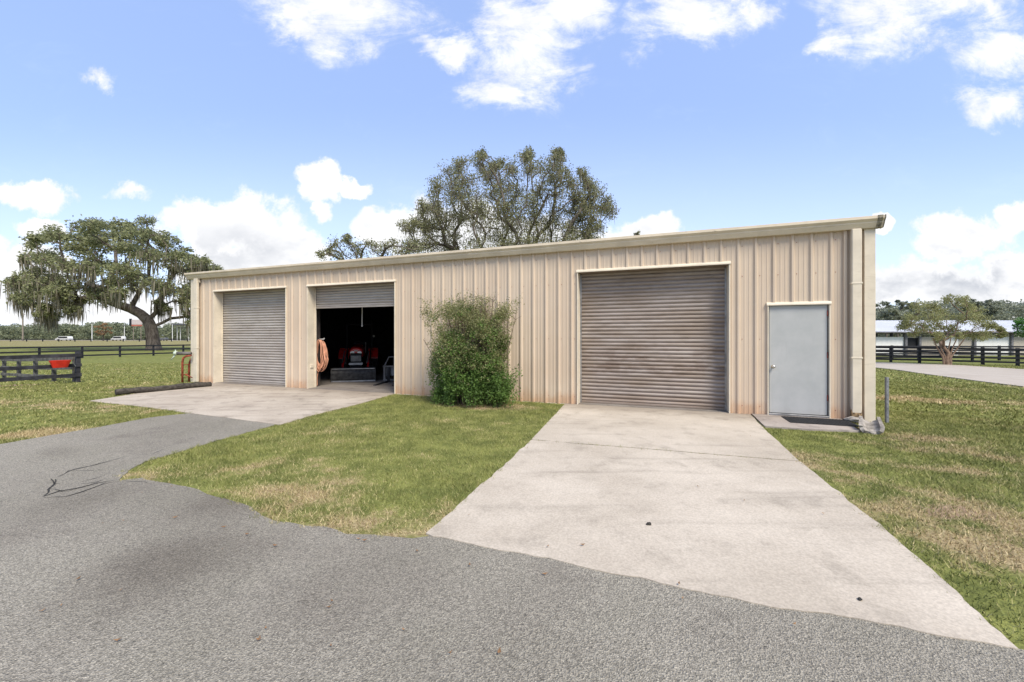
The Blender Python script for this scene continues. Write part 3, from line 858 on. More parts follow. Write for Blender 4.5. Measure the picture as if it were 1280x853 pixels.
m = MB(); m.box(-.24, .24, .93, .95, .50, .585, .006); bm_('bumper', m, 'steel')
def wheel(x, y, r, w):
    Mk = Matrix.Translation((x, y, r)) @ Matrix.Rotation(R(90), 4, 'Y') 
    m = MB(); m.lathe([(r*.55, -w/2), (r*.9, -w/2), (r, -w*.35), (r, w*.35), (r*.9, w/2), (r*.55, w/2)], 32, Mk)
    for k in range(22):
        a = 2*math.pi*k/22; Mr = Matrix.Translation((x, y, r)) @ Matrix.Rotation(a, 4, 'X')
        m.box(-w/2*(k % 2), w/2*(1-k % 2), -.018, .018, r-.01, r+.018, 0, Mr)
    t = bm_('wheel', m, 'rubber')
    m = MB(); m.lathe([(.03, -w*.3), (r*.5, -w*.36), (r*.56, -w*.4), (r*.56, w*.4), (r*.5, w*.36), (.03, w*.3)], 24, Mk); bm_('rim', m, 'hub', t)
for s in (-1, 1):
    wheel(s*.46, 1.45, .29, .18); wheel(s*.56, 2.75, .50, .30)
    m = MB(); pr = []
    for k in range(9):
        a = R(20+k*17); pr.append((2.75-math.cos(a)*.58, .50+math.sin(a)*.58))
    pr += [(y+.0, z-.03) for y, z in pr[::-1]]
    m.prism(pr, *sorted((s*.34, s*.72))); bm_('fender', m, 'red')
m = MB(); m.box(-.2, .2, 2.5, 2.9, .88, .98, .04); m.box(-.2, .2, 2.86, 2.96, .95, 1.3, .04); bm_('seat', m, 'black')
m = MB()
Ms = Matrix.Translation((0, 2.25, 1.25)) @ Matrix.Rotation(R(-35), 4, 'X')
m.tube([Ms @ Vector((.17*math.cos(t*math.pi/8), .17*math.sin(t*math.pi/8), 0)) for t in range(17)], .014, 6); m.tube([Ms @ Vector((0, 0, 0)), (0, 2.1, 1.0)], .018, 6); m.tube([Ms @ Vector((-.17, 0, 0)), Ms @ Vector((.17, 0, 0))], .01, 6); bm_('steering_wheel', m, 'black')
m = MB(); m.bar((-.48, 3.0, .7), (-.48, 3.0, 2.0), .06, .06); m.bar((.48, 3.0, .7), (.48, 3.0, 2.0), .06, .06); m.bar((-.51, 3.0, 2.03), (.51, 3.0, 2.03), .06, .06); bm_('roll_bar', m, 'black')
m = MB(); m.tube([(.30, 1.6, .9), (.30, 1.6, 1.32)], .022, 8); bm_('exhaust', m, 'steel')
# marker disc light on the roll bar
m = MB(); m.lathe([(.0, 0), (.05, 0), (.05, .03), (0.001, .035)], 14, Matrix.Translation((.55, 2.95, 1.55)) @ Matrix.Rotation(R(90), 4, 'X')); bm_('rear_lamp', m, 'hub')

# pallet fork attachment on the right of the bay
fx, fy = U(478, 13.5)
fk = empty('pallet_forks', (fx+.5, fy+.05, OFF), -.08, 'black pallet fork attachment with two blades resting on the floor of the open bay', 'forks')
m = MB()
for x in (-.45, .45): m.bar((x, 0, .0), (x, 0, .55), .07, .05)
m.bar((-.5, 0, .52), (.5, 0, .52), .07, .05); m.bar((-.5, 0, .06), (.5, 0, .06), .07, .05)
bm_('carriage', m, simple('fork_grey', (.12, .12, .12), .6), fk)
m = MB(); m.tube([(-.45, 0, .55), (-.30, 0, .84), (.30, 0, .84), (.45, 0, .55)], .022, 6); m.tube([(-.12, 0, .55), (-.12, 0, .84)], .016, 6); m.tube([(.12, 0, .55), (.12, 0, .84)], .016, 6); bm_('load_guard', m, simple('fork_grey2', (.16, .16, .17), .6), fk)
m = MB(); m.box(-.40, .40, .02, .05, .2, .5, .004); bm_('back_plate', m, simple('fork_plate', (.17, .18, .19), .5), fk)
for x in (-.3, .3):
    m = MB(); m.bar((x, -.03, .5), (x, -.03, .03), .10, .04, (0, 1, 0)); m.bar((x, -.03, .02), (x, -1.15, .012), .10, .03); bm_('blade', m, 'black', fk)
# red fuel can next to the forks
# column with hose coil just inside the left jamb
a1 = ops[1][0]
hx = a1+.02
hz = 1.50
hc = empty('orange_hose', loc2w(a1-.13, REC+.16, 0), WROT, 'coiled orange hose hanging inside the left edge of the open bay', 'hose')
m = MB()
for k in range(11):
    pts = []; w = .10+.012*k; top = 1.45-.005*k; bot = .48+.045*(k % 5)+.03*rnd.random(); ph = rnd.uniform(-.03, .03)
    for i in range(33):
        t = 2*math.pi*i/32
        x = w*math.sin(t)*(1.0 if math.cos(t) > 0 else 1.15); z = (top+bot)/2+(top-bot)/2*math.cos(t)
        pts.append((x+.13+ph, -.03+.012*k+.01*math.sin(3*t+k), z))
    m.tube(pts, .0125, 6, False)
m.tube([(.08, 0, .6), (.02, .0, .3), (.04, -.02, .06), (.06, -.1, .03)], .0125, 6)
m.build('coils', M['hose'], hc, True)
hk = empty('wall_hook', loc2w(a1-.13, REC+.16, 0), WROT, 'white peg holding up the orange hose', 'hook')
m = MB(); m.tube([(.02, .1, 1.47), (.10, .04, 1.47), (.30, -.02, 1.47), (.32, -.02, 1.50)], .014, 8); m.build('peg', M['white'], hk)
m = MB(); m.box(-.12, .0, .0, .14, 0, HW-.1); m.build('stud', simple('dark_stud', (.05, .04, .035), .9), hk)
# hanging white cord / pipe
cx, cy = U(452.6, 12.6)
cd = empty('hanging_rope', (cx, cy, 0), 0, 'thin white rope hanging from the ceiling of the open bay', 'rope')
m = MB(); zt = Zat(407, 12.6); m.tube([(0, 0, HW-.08), (.005, 0, 2.6), (0, 0, zt)], .013, 6); m.build('line', M['white'], cd)
m = MB(); m.tube([(0, 0, zt), (0, 0, zt-.04)], .02, 8); m.build('knot', M['white'], cd)
# ------------------------------------------------------------------ fences
def fence(label, pts, hgt, nr, spacing, pmat, pw, rh, rt, rails_z, group, name='board_fence', side=-1, end=True):
    P = [Vector((*p, 0)) for p in pts]; total = sum((b-a).length for a, b in zip(P[:-1], P[1:]))
    root = empty(name, (P[0].x, P[0].y, terr(P[0].x, P[0].y)), 0, label, 'fence', group)
    base = root.location
    def at(s):
        for a, b in zip(P[:-1], P[1:]):
            L = (b-a).length
            if s <= L+1e-6: return a+(b-a)*(s/L), (b-a).normalized()
            s -= L
        return P[-1], (P[-1]-P[-2]).normalized()
    n = max(1, int(round(total/spacing))); st = [total*i/n for i in range(n+1)]
    for i, s in enumerate(st):
        p, d = at(s); z = terr(p.x, p.y)-base.z; q = Vector((p.x-base.x, p.y-base.y, z))
        ang = math.atan2(d.y, d.x); Mx = Matrix.Translation(q) @ Matrix.Rotation(ang+rnd.uniform(-.03, .03), 4, 'Z') @ Matrix.Rotation(rnd.uniform(-.012, .012), 4, 'Y')
        m = MB(); m.box(-pw/2, pw/2, -pw/2, pw/2, -.3, hgt, .008, Mx); m.build('post', pmat, root)
    for k, rz in enumerate(rails_z):
        m = MB()
        for i in range(n):
            a, d = at(st[i]); b, _ = at(st[i+1]); nrm = Vector((-d.y, d.x, 0))*side*(pw/2+rt/2+.002)
            za, zb = terr(a.x, a.y)-base.z+rz+rnd.uniform(-.008, .008), terr(b.x, b.y)-base.z+rz+rnd.uniform(-.008, .008)
            A = Vector((a.x-base.x, a.y-base.y, za))+nrm; B = Vector((b.x-base.x, b.y-base.y, zb))+nrm
            e = .0 if i else pw*.6; f = 0 if i < n-1 else pw*.6
            m.bar(A-d*e, B+d*f-d*.004, rt, rh, (0, 0, 1), .004)
        m.build('rail', pmat, root)
    return root
# near pen corner on the left
nR = G(97, 478); nL = G(2, 485.5)
dR = (Vector(nR)-Vector(nL)).normalized()
pL2 = Vector(nL)-dR*2.4
fence('low black board fence at the left edge facing the drive', [tuple(nR), tuple(nL), tuple(pL2)], 1.14, 3, 2.0, M['oldblack'], .125, .125, .04, (1.02, .65, .28), 'black board fences', side=1)
nM = G(52, 476.5); dB = (Vector(nM)-Vector(nR)).normalized()
st_ = Vector(nR)+dB*.25
fence('weathered dark board fence running back from the near corner post on the left', [tuple(st_), tuple(Vector(nR)+dB*9)], 1.06, 3, 2.2, M['greyboard'], .12, .12, .04, (.90, .55, .22), 'black board fences', side=1)
# red tub hung on the near fence
rx, ry = G(76, 478.5); mid = Vector(nR).lerp(Vector(nL), .30)
zc = Zat(455, mid.y)
tb = empty('feed_tub', (mid.x+.09, mid.y-.03, zc), math.atan2(dR.y, dR.x), 'bright red plastic feed tub hung on the middle rail of the near left fence', 'tub')
m = MB(); w1, w2 = .26, .19
vs = []; 
for z, kx_, ky_ in ((-.13, .19, .07), (.10, .27, .13), (.13, .28, .14), (.13, .26, .12), (.10, .25, .11), (-.10, .17, .055)):
    for k in range(16):
        t = 2*math.pi*k/16; c, s = math.cos(t), math.sin(t)
        sx = abs(c)**.6*(1 if c > 0 else -1); sy = abs(s)**.6*(1 if s > 0 else -1)
        vs.append((sx*kx_, sy*ky_-.12, z))
fs = [(i*16+k, i*16+(k+1) % 16, (i+1)*16+(k+1) % 16, (i+1)*16+k) for i in range(5) for k in range(16)]+[tuple(range(16)), tuple(range(80, 96))]
m.add(vs, fs); m.build('bowl', M['redplastic'], tb)
m = MB(); m.tube([(.24, -.1, .1), (.34, -.1, .04), (.42, -.1, -.12)], .009, 6); m.build('wire_hook', M['steel'], tb)

# second fence (left paddock)
def Lp(k): return (-43-.46*k, 39.5-.89*k)
fence('black three-rail paddock fence crossing in front of the big oak', [Lp(11), Lp(-20)], 1.22, 3, 2.76, M['black'], .15, .15, .045, (1.14, .72, .26), 'black board fences')
# third fence far away
fence('distant dark paddock fence along the highway', [(-300, 172), (20, 172)], 1.2, 3, 7, M['black'], .28, .2, .06, (1.1, .7), 'black board fences')
# right hand fences
f1a, f1b = Vector((31.0, 32.6)), Vector((36.3, 28.6)); dd = (f1b-f1a)
fence('black four-rail fence nearest the pale road on the right', [tuple(f1a-dd*1.25), tuple(f1b+dd*1.5)], 1.30, 4, 1.66, M['black'], .17, .14, .04, (1.20, .88, .56, .26), 'black board fences')
fence('black four-rail fence behind the first one and before the white barn', [(18, 36.5), (60, 35.2)], 1.34, 4, 2.3, M['black'], .15, .14, .04, (1.24, .9, .58, .26), 'black board fences')

# ------------------------------------------------------------------ barn
bz = -.56; bY = 45.0
barn = empty('horse_barn', (U(1085, bY)[0], bY, bz), 0, 'long white horse barn with pale metal roof behind the black fences', 'barn')
bx = lambda u: (u-1085)/FL*bY
def zb(v, Y=bY): return Zat(v, Y)-bz
m = MB(); x0, x1 = bx(1000), bx(1420)
z_e, z_r = zb(414.8), Zat(400.8, bY+7)-bz
n = int((x1-x0)/.45); vs = []; 
prof = []
for k in range(n): prof += [(x0+k*.45, 0), (x0+k*.45+.38, 0), (x0+k*.45+.40, .025), (x0+k*.45+.43, .025)]
N_ = len(prof)
m.add([(x, -.7, z_e+d) for x, d in prof]+[(x, 7, z_r+d) for x, d in prof], [(i, i+1, N_+i+1, N_+i) for i in range(N_-1)])
m.add([(x, 7, z_r+d) for x, d in prof]+[(x, 14.7, z_e+d) for x, d in prof], [(i, i+1, N_+i+1, N_+i) for i in range(N_-1)])
rf = m.build('roof', M['barnroof'], barn)
m = MB(); m.box(x0, x1, -.73, -.702, z_e-.14, z_e+.0); m.build('fascia', M['postgrey'], rf)
zt = zb(421.5)
secs = [(1000, 1040, 'white'), (1041, 1091, 'beige'), (1092.5, 1130, 'white'), (1148.5, 1176, 'beige'), (1177, 1198, 'white'), (1198.3, 1216, 'beige'), (1217.5, 1262, 'white'), (1264.5, 1310, 'beige'), (1311, 1350, 'white'), (1351, 1420, 'beige')]
for a, b, mt in secs:
    m = MB(); m.box(bx(a), bx(b), 0, .12, 0, zt); m.build('stall_panel', M[mt], barn)
m = MB(); m.box(bx(1130.2), bx(1148.3), 0, .12, 0, zb(434)); m.box(bx(1130.2), bx(1148.3), .01, .11, zt-.08, zt); wf = m.build('window', M['beige'], barn)
m = MB(); m.box(bx(1130.4), bx(1148.1), .09, .108, zb(434)+.002, zt-.082); m.build('opening_shade', M['glassdark'], wf)  # near-black sheet stands in for the shade inside the barn window
for u in (1041, 1091.5, 1131, 1148.5, 1176.5, 1216.8, 1263, 1310, 1350):
    m = MB(); m.box(bx(u)-.12, bx(u)+.12, -.2, -.002, 0, z_e-.15); m.build('post', M['postgrey'], barn)
m = MB(); m.box(x0, x1, -.05, .15, zb(417.3), zb(416.0)); m.build('beam', M['postgrey'], barn)
m = MB(); m.box(bx(1110), bx(1112), -.4, -.2, zb(421), zb(415.5)); m.build('lantern', M['black'], barn)
m = MB(); m.box(x0, x1, 13.9, 14.0, 0, zt-.1); m.build('back_wall', M['beige'], barn)
for u in range(1010, 1420, 45):
    m = MB(); m.box(bx(u)-.1, bx(u)+.1, 13.7, 13.88, 0, z_e-.1); m.build('post', M['postgrey'], barn)

# ------------------------------------------------------------------ far left roadside
def pole(u, vt, Y, rad, label, mat, lamp=False, arm=False):
    x, _ = U(u, Y); z0 = terr(x, Y); o = empty('utility_pole' if arm else 'light_pole', (x, Y, z0), 0, label, 'pole', 'poles along the highway')
    zt = Zat(vt, Y)-z0; m = MB(); m.tube([(0, 0, 0), (0, 0, zt)], [rad, rad*.7], 8); m.build('shaft', mat, o)
    if arm: m = MB(); m.box(-1.1, 1.1, -.08, .08, zt-1.0, zt-.8); m.build('crossarm', mat, o)
    if lamp: m = MB(); m.box(-.9, .9, -.25, .25, zt-.05, zt+.2, .05); m.build('lamp_head', M['steel'], o)
pole(28.5, 391, 190, .32, 'tall wooden utility pole standing against the woods at far left', M['wood'], arm=True)
pole(115, 404.5, 205, .17, 'pale light pole left of the oak between two white vehicles', M['white'], lamp=True)
pole(155.5, 407, 205, .14, 'pale light pole just left of the oak trunk', M['white'], lamp=True)
pole(215.5, 405, 205, .14, 'pale light pole right of the oak trunk', M['white'], lamp=True)
# roadside sign
x, Yb = U(170, 208); z0 = terr(x, Yb)
o = empty('roadside_sign', (x, Yb, z0), 0, 'dark and pale roadside sign with reddish foot left of the oak trunk', 'sign')
k = 208/FL
m = MB(); m.box((162-170)*k, (164.4-170)*k, -.3, .3, Zat(407.5, 208)-z0, Zat(398.6, 208)-z0, .05); m.build('dark_panel', M['black'], o)
m = MB(); m.box((164.8-170)*k, (177.5-170)*k, -.2, .2, Zat(406, 208)-z0, Zat(399.8, 208)-z0, .05); m.build('face', M['board'], o)
m = MB(); m.box((164.8-170)*k, (177.5-170)*k, -.25, .25, Zat(408, 208)-z0, Zat(406.2, 208)-z0, .05); m.build('foot_strip', M['boardred'], o)
for u in (166.5, 176): m = MB(); m.tube([((u-170)*k, .1, 0), ((u-170)*k, .1, Zat(406, 208)-z0)], .16, 8); m.build('post', M['wood'], o)
# open canopy
x, Yb = U(229, 212); z0 = terr(x, Yb); k = 212/FL
o = empty('fuel_canopy', (x, Yb, z0), 0, 'flat dark roofed canopy on pale posts between oak trunk and shed', 'canopy')
m = MB(); m.box(-9*k, 12*k, -3, 4, Zat(407, 212)-z0, Zat(404.8, 212)-z0, .1); m.build('roof', simple('canopy_roof', (.08, .085, .09), .6), o)
for u in (221.5, 225.5, 236): m = MB(); m.tube([((u-229)*k, 0, 0), ((u-229)*k, 0, Zat(406, 212)-z0)], .13, 8); m.build('post', M['white'], o)
m = MB(); m.box(-9*k, 12*k, 1, 1.3, Zat(410.5, 212)-z0, Zat(409.5, 212)-z0); m.build('beam', simple('canopy_beam', (.1, .1, .1), .6), o)
# parked vehicles by the highway
def vehicle(u, Y, L, mat, label):
    x, _ = U(u, Y); z0 = terr(x, Y); o = empty('parked_van' if L > 5 else 'parked_car', (x, Y, z0), 0, label, 'van' if L > 5 else 'car', 'vehicles parked beyond the far fence'); h = L/2
    hh = 2.3 if L > 5 else 1.55
    m = MB(); m.prism([(-h, .45), (-h, 1.1), (-h*.75, 1.25), (-h*.45, hh-.05), (-h*.35, hh), (h*.75, hh), (h*.92, hh-.15), (h, 1.2), (h, .45)], -.95, .95, 'y'); b = m.build('body', mat, o)
    m = MB(); m.prism([(-h*.66, 1.3), (-h*.45, hh-.18), (h*.7, hh-.18), (h*.78, 1.3)], -.965, -.951, 'y'); m.build('side_window', M['glassdark'], b)
    for s in (-1, 1):
        for wx_ in (-.62, .62):
            Mk = Matrix.Translation((h*wx_, s*.86, .36)) @ Matrix.Rotation(R(90), 4, 'X'); m = MB(); m.lathe([(.05, -.11), (.33, -.11), (.36, -.08), (.36, .08), (.33, .11), (.05, .11)], 14, Mk); m.build('wheel', M['rubber'], o)
vehicle(80, 206, 7.4, M['white'], 'white van parked beyond the far fence, leftmost vehicle')
vehicle(148, 206, 6.2, M['white'], 'white van parked beyond the far fence just left of the oak trunk')
vehicle(203, 206, 4.8, M['steel'], 'silver car parked beyond the far fence right of the oak trunk')

# ------------------------------------------------------------------ vegetation
L_oak = m_leaf('oak_leaves', (.105, .120, .056), (.31, .32, .16)); L_ctr = m_leaf('mossy_oak_leaves', (.10, .105, .052), (.29, .285, .145))
L_moss = m_leaf('spanish_moss', (.12, .105, .07), (.26, .235, .17)); L_bush = m_leaf('bush_leaves', (.040, .080, .020), (.17, .27, .065), .45)
L_bush2 = m_leaf('bush_top_leaves', (.11, .115, .05), (.31, .31, .14), .5)
L_far = m_leaf('far_leaves', (.13, .15, .09), (.25, .275, .165)); L_pine = m_leaf('far_pine_needles', (.17, .185, .135), (.31, .33, .24))  # far foliage paled and greyed: distance haze is put into the leaf colours
L_myr = m_leaf('yellowing_leaves', (.14, .15, .055), (.34, .34, .15)); L_top = m_leaf('bright_leaves', (.03, .10, .015), (.10, .27, .04))
L_auburn = m_leaf('auburn_leaves', (.20, .12, .06), (.36, .23, .12))

def leaf_quads(cen, size, flat=.0, aspect=2.0):
    n = len(cen); d = rng.normal(size=(n, 3)); d[:, 2] *= (1-flat); d /= np.linalg.norm(d, axis=1)[:, None]+1e-9
    e = rng.normal(size=(n, 3)); e -= (e*d).sum(1)[:, None]*d; e /= np.linalg.norm(e, axis=1)[:, None]+1e-9
    if np.ndim(size) == 0: size = np.full(n, size)
    s = (size*rng.uniform(.6, 1.3, n))[:, None]
    V = np.empty((n, 4, 3)); V[:, 0] = cen-d*s*.5; V[:, 1] = cen+e*s*.5/aspect; V[:, 2] = cen+d*s*.5; V[:, 3] = cen-e*s*.5/aspect
    return V.reshape(-1, 3)
def skeleton(root_pts, root_rad, ends, step=.6, tortuous=.15, minr=.02, maxlink=99):
    """connect every clump centre to the nearest limb; returns polylines with radii"""
    nodes = [Vector(p) for p in root_pts]; par = [-1]+list(range(len(nodes)-1)); plen = [0.0]
    for i in range(1, len(nodes)): plen.append(plen[-1]+(nodes[i]-nodes[i-1]).length)
    start = 3 if len(nodes) > 6 else max(1, len(nodes)-3)
    usable = list(range(start, len(nodes)))
    A = Vector(nodes[-1])
    ends = sorted(ends, key=lambda e: (Vector(e)-A).length)
    arr = np.array([tuple(nodes[i]) for i in usable]); pl = np.array([plen[i] for i in usable]); idx = list(usable)
    arr = list(map(tuple, arr)); pl = list(pl)
    for e in ends:
        E = np.array(e); Aa = np.array(arr); d = np.linalg.norm(Aa-E, axis=1)
        up = np.maximum(Aa[:, 2]-E[2], 0)
        sc = d+.28*np.array(pl)+.5*up; j = int(np.argmin(sc)); p0 = Vector(arr[j]); pi = idx[j]; p1 = Vector(e); L = (p1-p0).length
        k = max(1, int(L/step)); prev = pi
        side = Vector(rng.normal(size=3)).normalized()*L*tortuous
        for q in range(1, k+1):
            t = q/k; p = p0.lerp(p1, t)+side*math.sin(math.pi*t)*.5+Vector(rng.normal(size=3))*step*.10*(q < k)
            p.z += L*.10*math.sin(math.pi*t)
            nodes.append(p); par.append(prev); plen.append(plen[prev]+(p-nodes[prev]).length)
            arr.append(tuple(p)); pl.append(plen[-1]); prev = len(nodes)-1; idx.append(prev)
    w = [0.0]*len(nodes); kids = [[] for _ in nodes]
    for i in range(len(nodes)-1, 0, -1): kids[par[i]].append(i)
    for i in range(len(nodes)-1, -1, -1):
        w[i] = sum(w[c] for c in kids[i]) if kids[i] else 1.0
    rtot = w[len(root_pts)-1]
    rtot = max(rtot, 1); r0 = root_rad[start]; w0 = max(w[start], 1)
    rad = [max(minr, r0*(x/w0)**.5) for x in w]
    for i in range(len(root_pts)): rad[i] = max(root_rad[i], rad[i] if i > start else 0)
    lines = []
    stack = [(0, None)]
    while stack:
        s, pr = stack.pop(); line = [s] if pr is None else [pr, s]; c = s
        while kids[c]:
            ks = sorted(kids[c], key=lambda q: -w[q])
            for o_ in ks[1:]: stack.append((o_, c))
            c = ks[0]; line.append(c)
        rr = [rad[i] for i in line]
        if pr is not None: rr[0] = rr[1]
        lines.append(([nodes[i] for i in line], rr))
    return lines, nodes
def tree(name, loc, label, cat, trunk, trad, clumps, leafmat, per, lsize, moss=0, moss_len=1.5, rz=0, group=None, step=.6, minr=.02, clump_flat=.6, bark=None, twig=True, mossw=.05, nsides=7, aspect=2.0, moss_zmax=1.1, loose=.17):
    root = empty(name, loc, rz, label, cat, group)
    ends = [c[0] for c in clumps]
    lines, nodes = skeleton(trunk, trad, ends, step, minr=minr)
    m = MB()
    for pts, rr in lines: m.tube(pts, rr, nsides if rr[0] > .1 else 4, False)
    if twig:
        for c, r in clumps:
            for _ in range(4):
                e = Vector(c)+Vector(rng.normal(size=3)).normalized()*r*.8; e.z += r*.15
                m.tube([c, Vector(c).lerp(e, .5)+Vector(rng.normal(size=3))*r*.08, e], [minr*.9, minr*.6, minr*.3], 3, False)
    m.build('trunk', bark or M['bark'], root, True)
    cs = []
    for c, r in clumps:
        # sub-clusters give an open, twiggy texture
        k = max(2, per//14); sub = rng.normal(size=(k, 3)); sub /= np.linalg.norm(sub, axis=1)[:, None]; sub *= (rng.uniform(.15, 1, k)**.5)[:, None]*r
        sub[:, 2] *= clump_flat
        for s in sub:
            cs.append(np.array(c)+s+rng.normal(size=(14, 3))*np.array([1, 1, .75])*r*loose)
    cen = np.concatenate(cs); tone = np.clip(np.repeat(rng.uniform(0, 1, len(cen)//14), 14)*.6+rng.uniform(0, .4, len(cen)), 0, 1)
    np_mesh('crown', leaf_quads(cen, lsize, .2, aspect), 4, leafmat, root, tone)
    if moss:
        zs_ = sorted(c[0][2] for c in clumps); zl = zs_[0]+(zs_[-1]-zs_[0])*moss_zmax; lowc = [c for c in clumps if c[0][2] <= zl]
        V = []; T = []
        for _ in range(moss):
            c, r = lowc[rng.integers(len(lowc))]
            for q in range(rng.integers(2, 7)):
                p = np.array(c)+rng.normal(size=3)*np.array([.6, .6, .15])*r; L = moss_len*rng.uniform(.35, 1.2); w = mossw*rng.uniform(.5, 1.3)
                a = rng.uniform(0, 3.14); dx, dy = math.cos(a)*w, math.sin(a)*w; sw = rng.normal(size=2)*.06*L
                b = p+np.array([sw[0], sw[1], -L]); mid_ = (p+b)/2+np.array([rng.normal()*.05, 0, 0])
                V += [p+[-dx, -dy, 0], p+[dx, dy, 0], mid_+[dx*.9, dy*.9, 0], mid_+[-dx*.9, -dy*.9, 0], mid_+[-dx*.9, -dy*.9, 0], mid_+[dx*.9, dy*.9, 0], b+[dx*.15, dy*.15, 0], b+[-dx*.15, -dy*.15, 0]]
                t_ = rng.uniform(); T += [t_, t_]
        np_mesh('hanging_moss', np.array(V), 4, L_moss, root, np.array(T))
    return root

# the big live oak at the left. local frame: x across the view, y away, metres
oY = 62.0; ox, _ = U(192, oY); oz = terr(ox, oY); K = oY/FL
def P(u, v, dy=0): return Vector(((u-192)*K+dy*((u-640)/FL), dy, Zat(v, oY+dy)-oz))
cl = []
outline = [(22, 352, 9), (18, 372, 7), (40, 340, 10), (35, 365, 12), (60, 352, 14), (52, 385, 8), (75, 372, 12), (45, 303, 8), (32, 322, 5), (62, 296, 10), (55, 322, 14), (80, 300, 13), (30, 378, 8), (60, 390, 9), (88, 382, 9), (45, 362, 9), (72, 362, 12), (80, 326, 16), (100, 290, 12), (105, 312, 15),
           (95, 350, 14), (120, 282, 10), (125, 300, 14), (130, 330, 16), (145, 283, 11), (150, 308, 15), (165, 285, 11), (172, 308, 14), (160, 340, 15), (185, 292, 12), (192, 318, 15), (182, 350, 14), (205, 303, 10), (212, 325, 13),
           (230, 318, 10), (235, 340, 14), (252, 325, 9), (262, 337, 8), (210, 358, 14), (232, 372, 12), (250, 360, 12), (240, 395, 8), (120, 360, 12), (145, 368, 11), (70, 395, 6), (205, 385, 7), (100, 376, 7), (258, 380, 10), (140, 350, 9), (110, 335, 10)]
for u, v, r in outline:
    n = 6 if r > 8 else 4
    for _ in range(n):
        dy = rng.uniform(-9, 9)*(1-abs(u-141)/200)
        j = rng.normal(size=2)*r*.62
        cl.append((tuple(P(u+j[0], v+j[1]*.7, dy)), r*K*rng.uniform(.5, 1.05)))
trunk = [(0.1, 0, -.3), (0, 0, .6), (-.15, 0, 2.0), (-.4, 0, 3.6), (-1.0, .1, 4.7), (-2.2, .2, 5.7), (-3.8, .3, 6.5), (-5.6, .2, 7.1), (-7.4, 0, 7.9)]
lim = [(-.6, 0, 4.6), (-2.5, 0, 6.4), (-4.5, .3, 7.6)]
tree('live_oak', (ox, oY, oz), 'big spreading live oak hung with grey moss left of the shed', 'tree', trunk, [1.25, .95, .82, .78, .60, .48, .40, .34, .28], cl, L_oak, 196, .40, moss=640, moss_len=2.3, moss_zmax=.55, loose=.26, step=1.0, minr=.05, mossw=.075, nsides=10)

# mossy oak rising behind the shed
cY = 31.0; cx_, _ = U(632, cY); cz = terr(cx_, cY); K = cY/FL
cl = []
topc = [(410, 312, 5), (427, 306, 6)][:0]
shape = [(574, 205, 7), (565, 222, 9), (545, 236, 8), (583, 228, 10), (598, 208, 6), (601, 195, 5), (612, 215, 8), (622, 204, 7), (632, 228, 10), (640, 212, 6), (655, 200, 6), (662, 193, 5), (664, 212, 8), (650, 232, 9), (690, 205, 7), (695, 194, 5), (700, 190, 3), (686, 222, 8), (703, 212, 6),
         (712, 226, 8), (730, 218, 5), (735, 232, 7), (742, 243, 7), (752, 250, 6), (755, 262, 7), (745, 275, 8), (735, 288, 8), (720, 250, 9), (700, 240, 9), (675, 240, 9), (660, 255, 10), (640, 250, 9), (615, 240, 9), (595, 245, 10), (570, 245, 9), (545, 255, 9), (528, 262, 6), (520, 276, 6), (535, 280, 8), (510, 288, 6),
         (555, 275, 10), (575, 268, 9), (600, 270, 10), (625, 275, 10), (650, 280, 10), (675, 270, 10), (700, 268, 10), (715, 285, 9), (730, 262, 7), (690, 290, 10), (660, 300, 10), (625, 298, 10), (595, 295, 10), (565, 298, 10), (535, 302, 9), (515, 305, 6), (740, 300, 7), (710, 305, 8)]
for u, v, r in shape:
    for _ in range((9 if v > 240 else 6) if r > 6 else 5):
        dy = rng.uniform(-4.5, 4.5)*(1-abs(u-632)/170); j = rng.normal(size=2)*r*(.75 if v > 235 else .6)
        k2 = (cY+dy)/FL
        cl.append((((u+j[0]-640)*k2-cx_, dy, Zat(v+j[1], cY+dy)-cz), r*K*rng.uniform(.8, 1.2)))
for _ in range(40):
    a = rng.uniform(0, 6.28); q = rng.uniform(2.5, 6.5); cl.append(((q*math.cos(a), q*math.sin(a)*.8, rng.uniform(5.5, 9)), rng.uniform(.6, 1)))
tree('mossy_oak', (cx_, cY, cz), 'tall open-crowned oak with hanging moss rising behind the shed roof', 'tree', [(0, 0, -.3), (0, 0, .8), (.1, 0, 2.2), (.1, .1, 3.6), (.2, .1, 4.6)], [.7, .5, .45, .42, .4], cl, L_ctr, 140, .145, moss=1200, moss_len=.75, moss_zmax=.8, loose=.42, step=.55, minr=.022, mossw=.02, clump_flat=1.1, nsides=8)
# lower tree left of it
sY = 25.0; sx_, _ = U(455, sY); K = sY/FL; cl = []
for u, v, r in [(402, 318, 4), (412, 312, 5), (422, 306, 6), (432, 300, 4), (436, 296, 3), (442, 308, 7), (452, 312, 6), (462, 306, 5), (470, 312, 7), (482, 310, 6), (492, 306, 6), (500, 312, 8), (512, 306, 7), (520, 312, 8), (425, 318, 7), (450, 322, 8), (480, 322, 8), (505, 320, 8), (430, 330, 9), (470, 335, 10), (500, 335, 10), (455, 345, 10)]:
    for _ in range(4):
        dy = rng.uniform(-1.5, 1.5); j = rng.normal(size=2)*r*.4; k2 = (sY+dy)/FL
        cl.append((((u+j[0]-640)*k2-sx_, dy, Zat(v+j[1], sY+dy)), r*K*rng.uniform(.8, 1.2)))
tree('small_oak', (sx_, sY, 0), 'low sprawling tree whose top shows over the shed roof left of the tall oak', 'tree', [(0, 0, -.3), (0, 0, 1.2), (0, .1, 2.4)], [.28, .2, .18], cl, L_ctr, 56, .13, loose=.5, moss=0, moss_len=.5, step=.4, minr=.015, clump_flat=.9, mossw=.03)
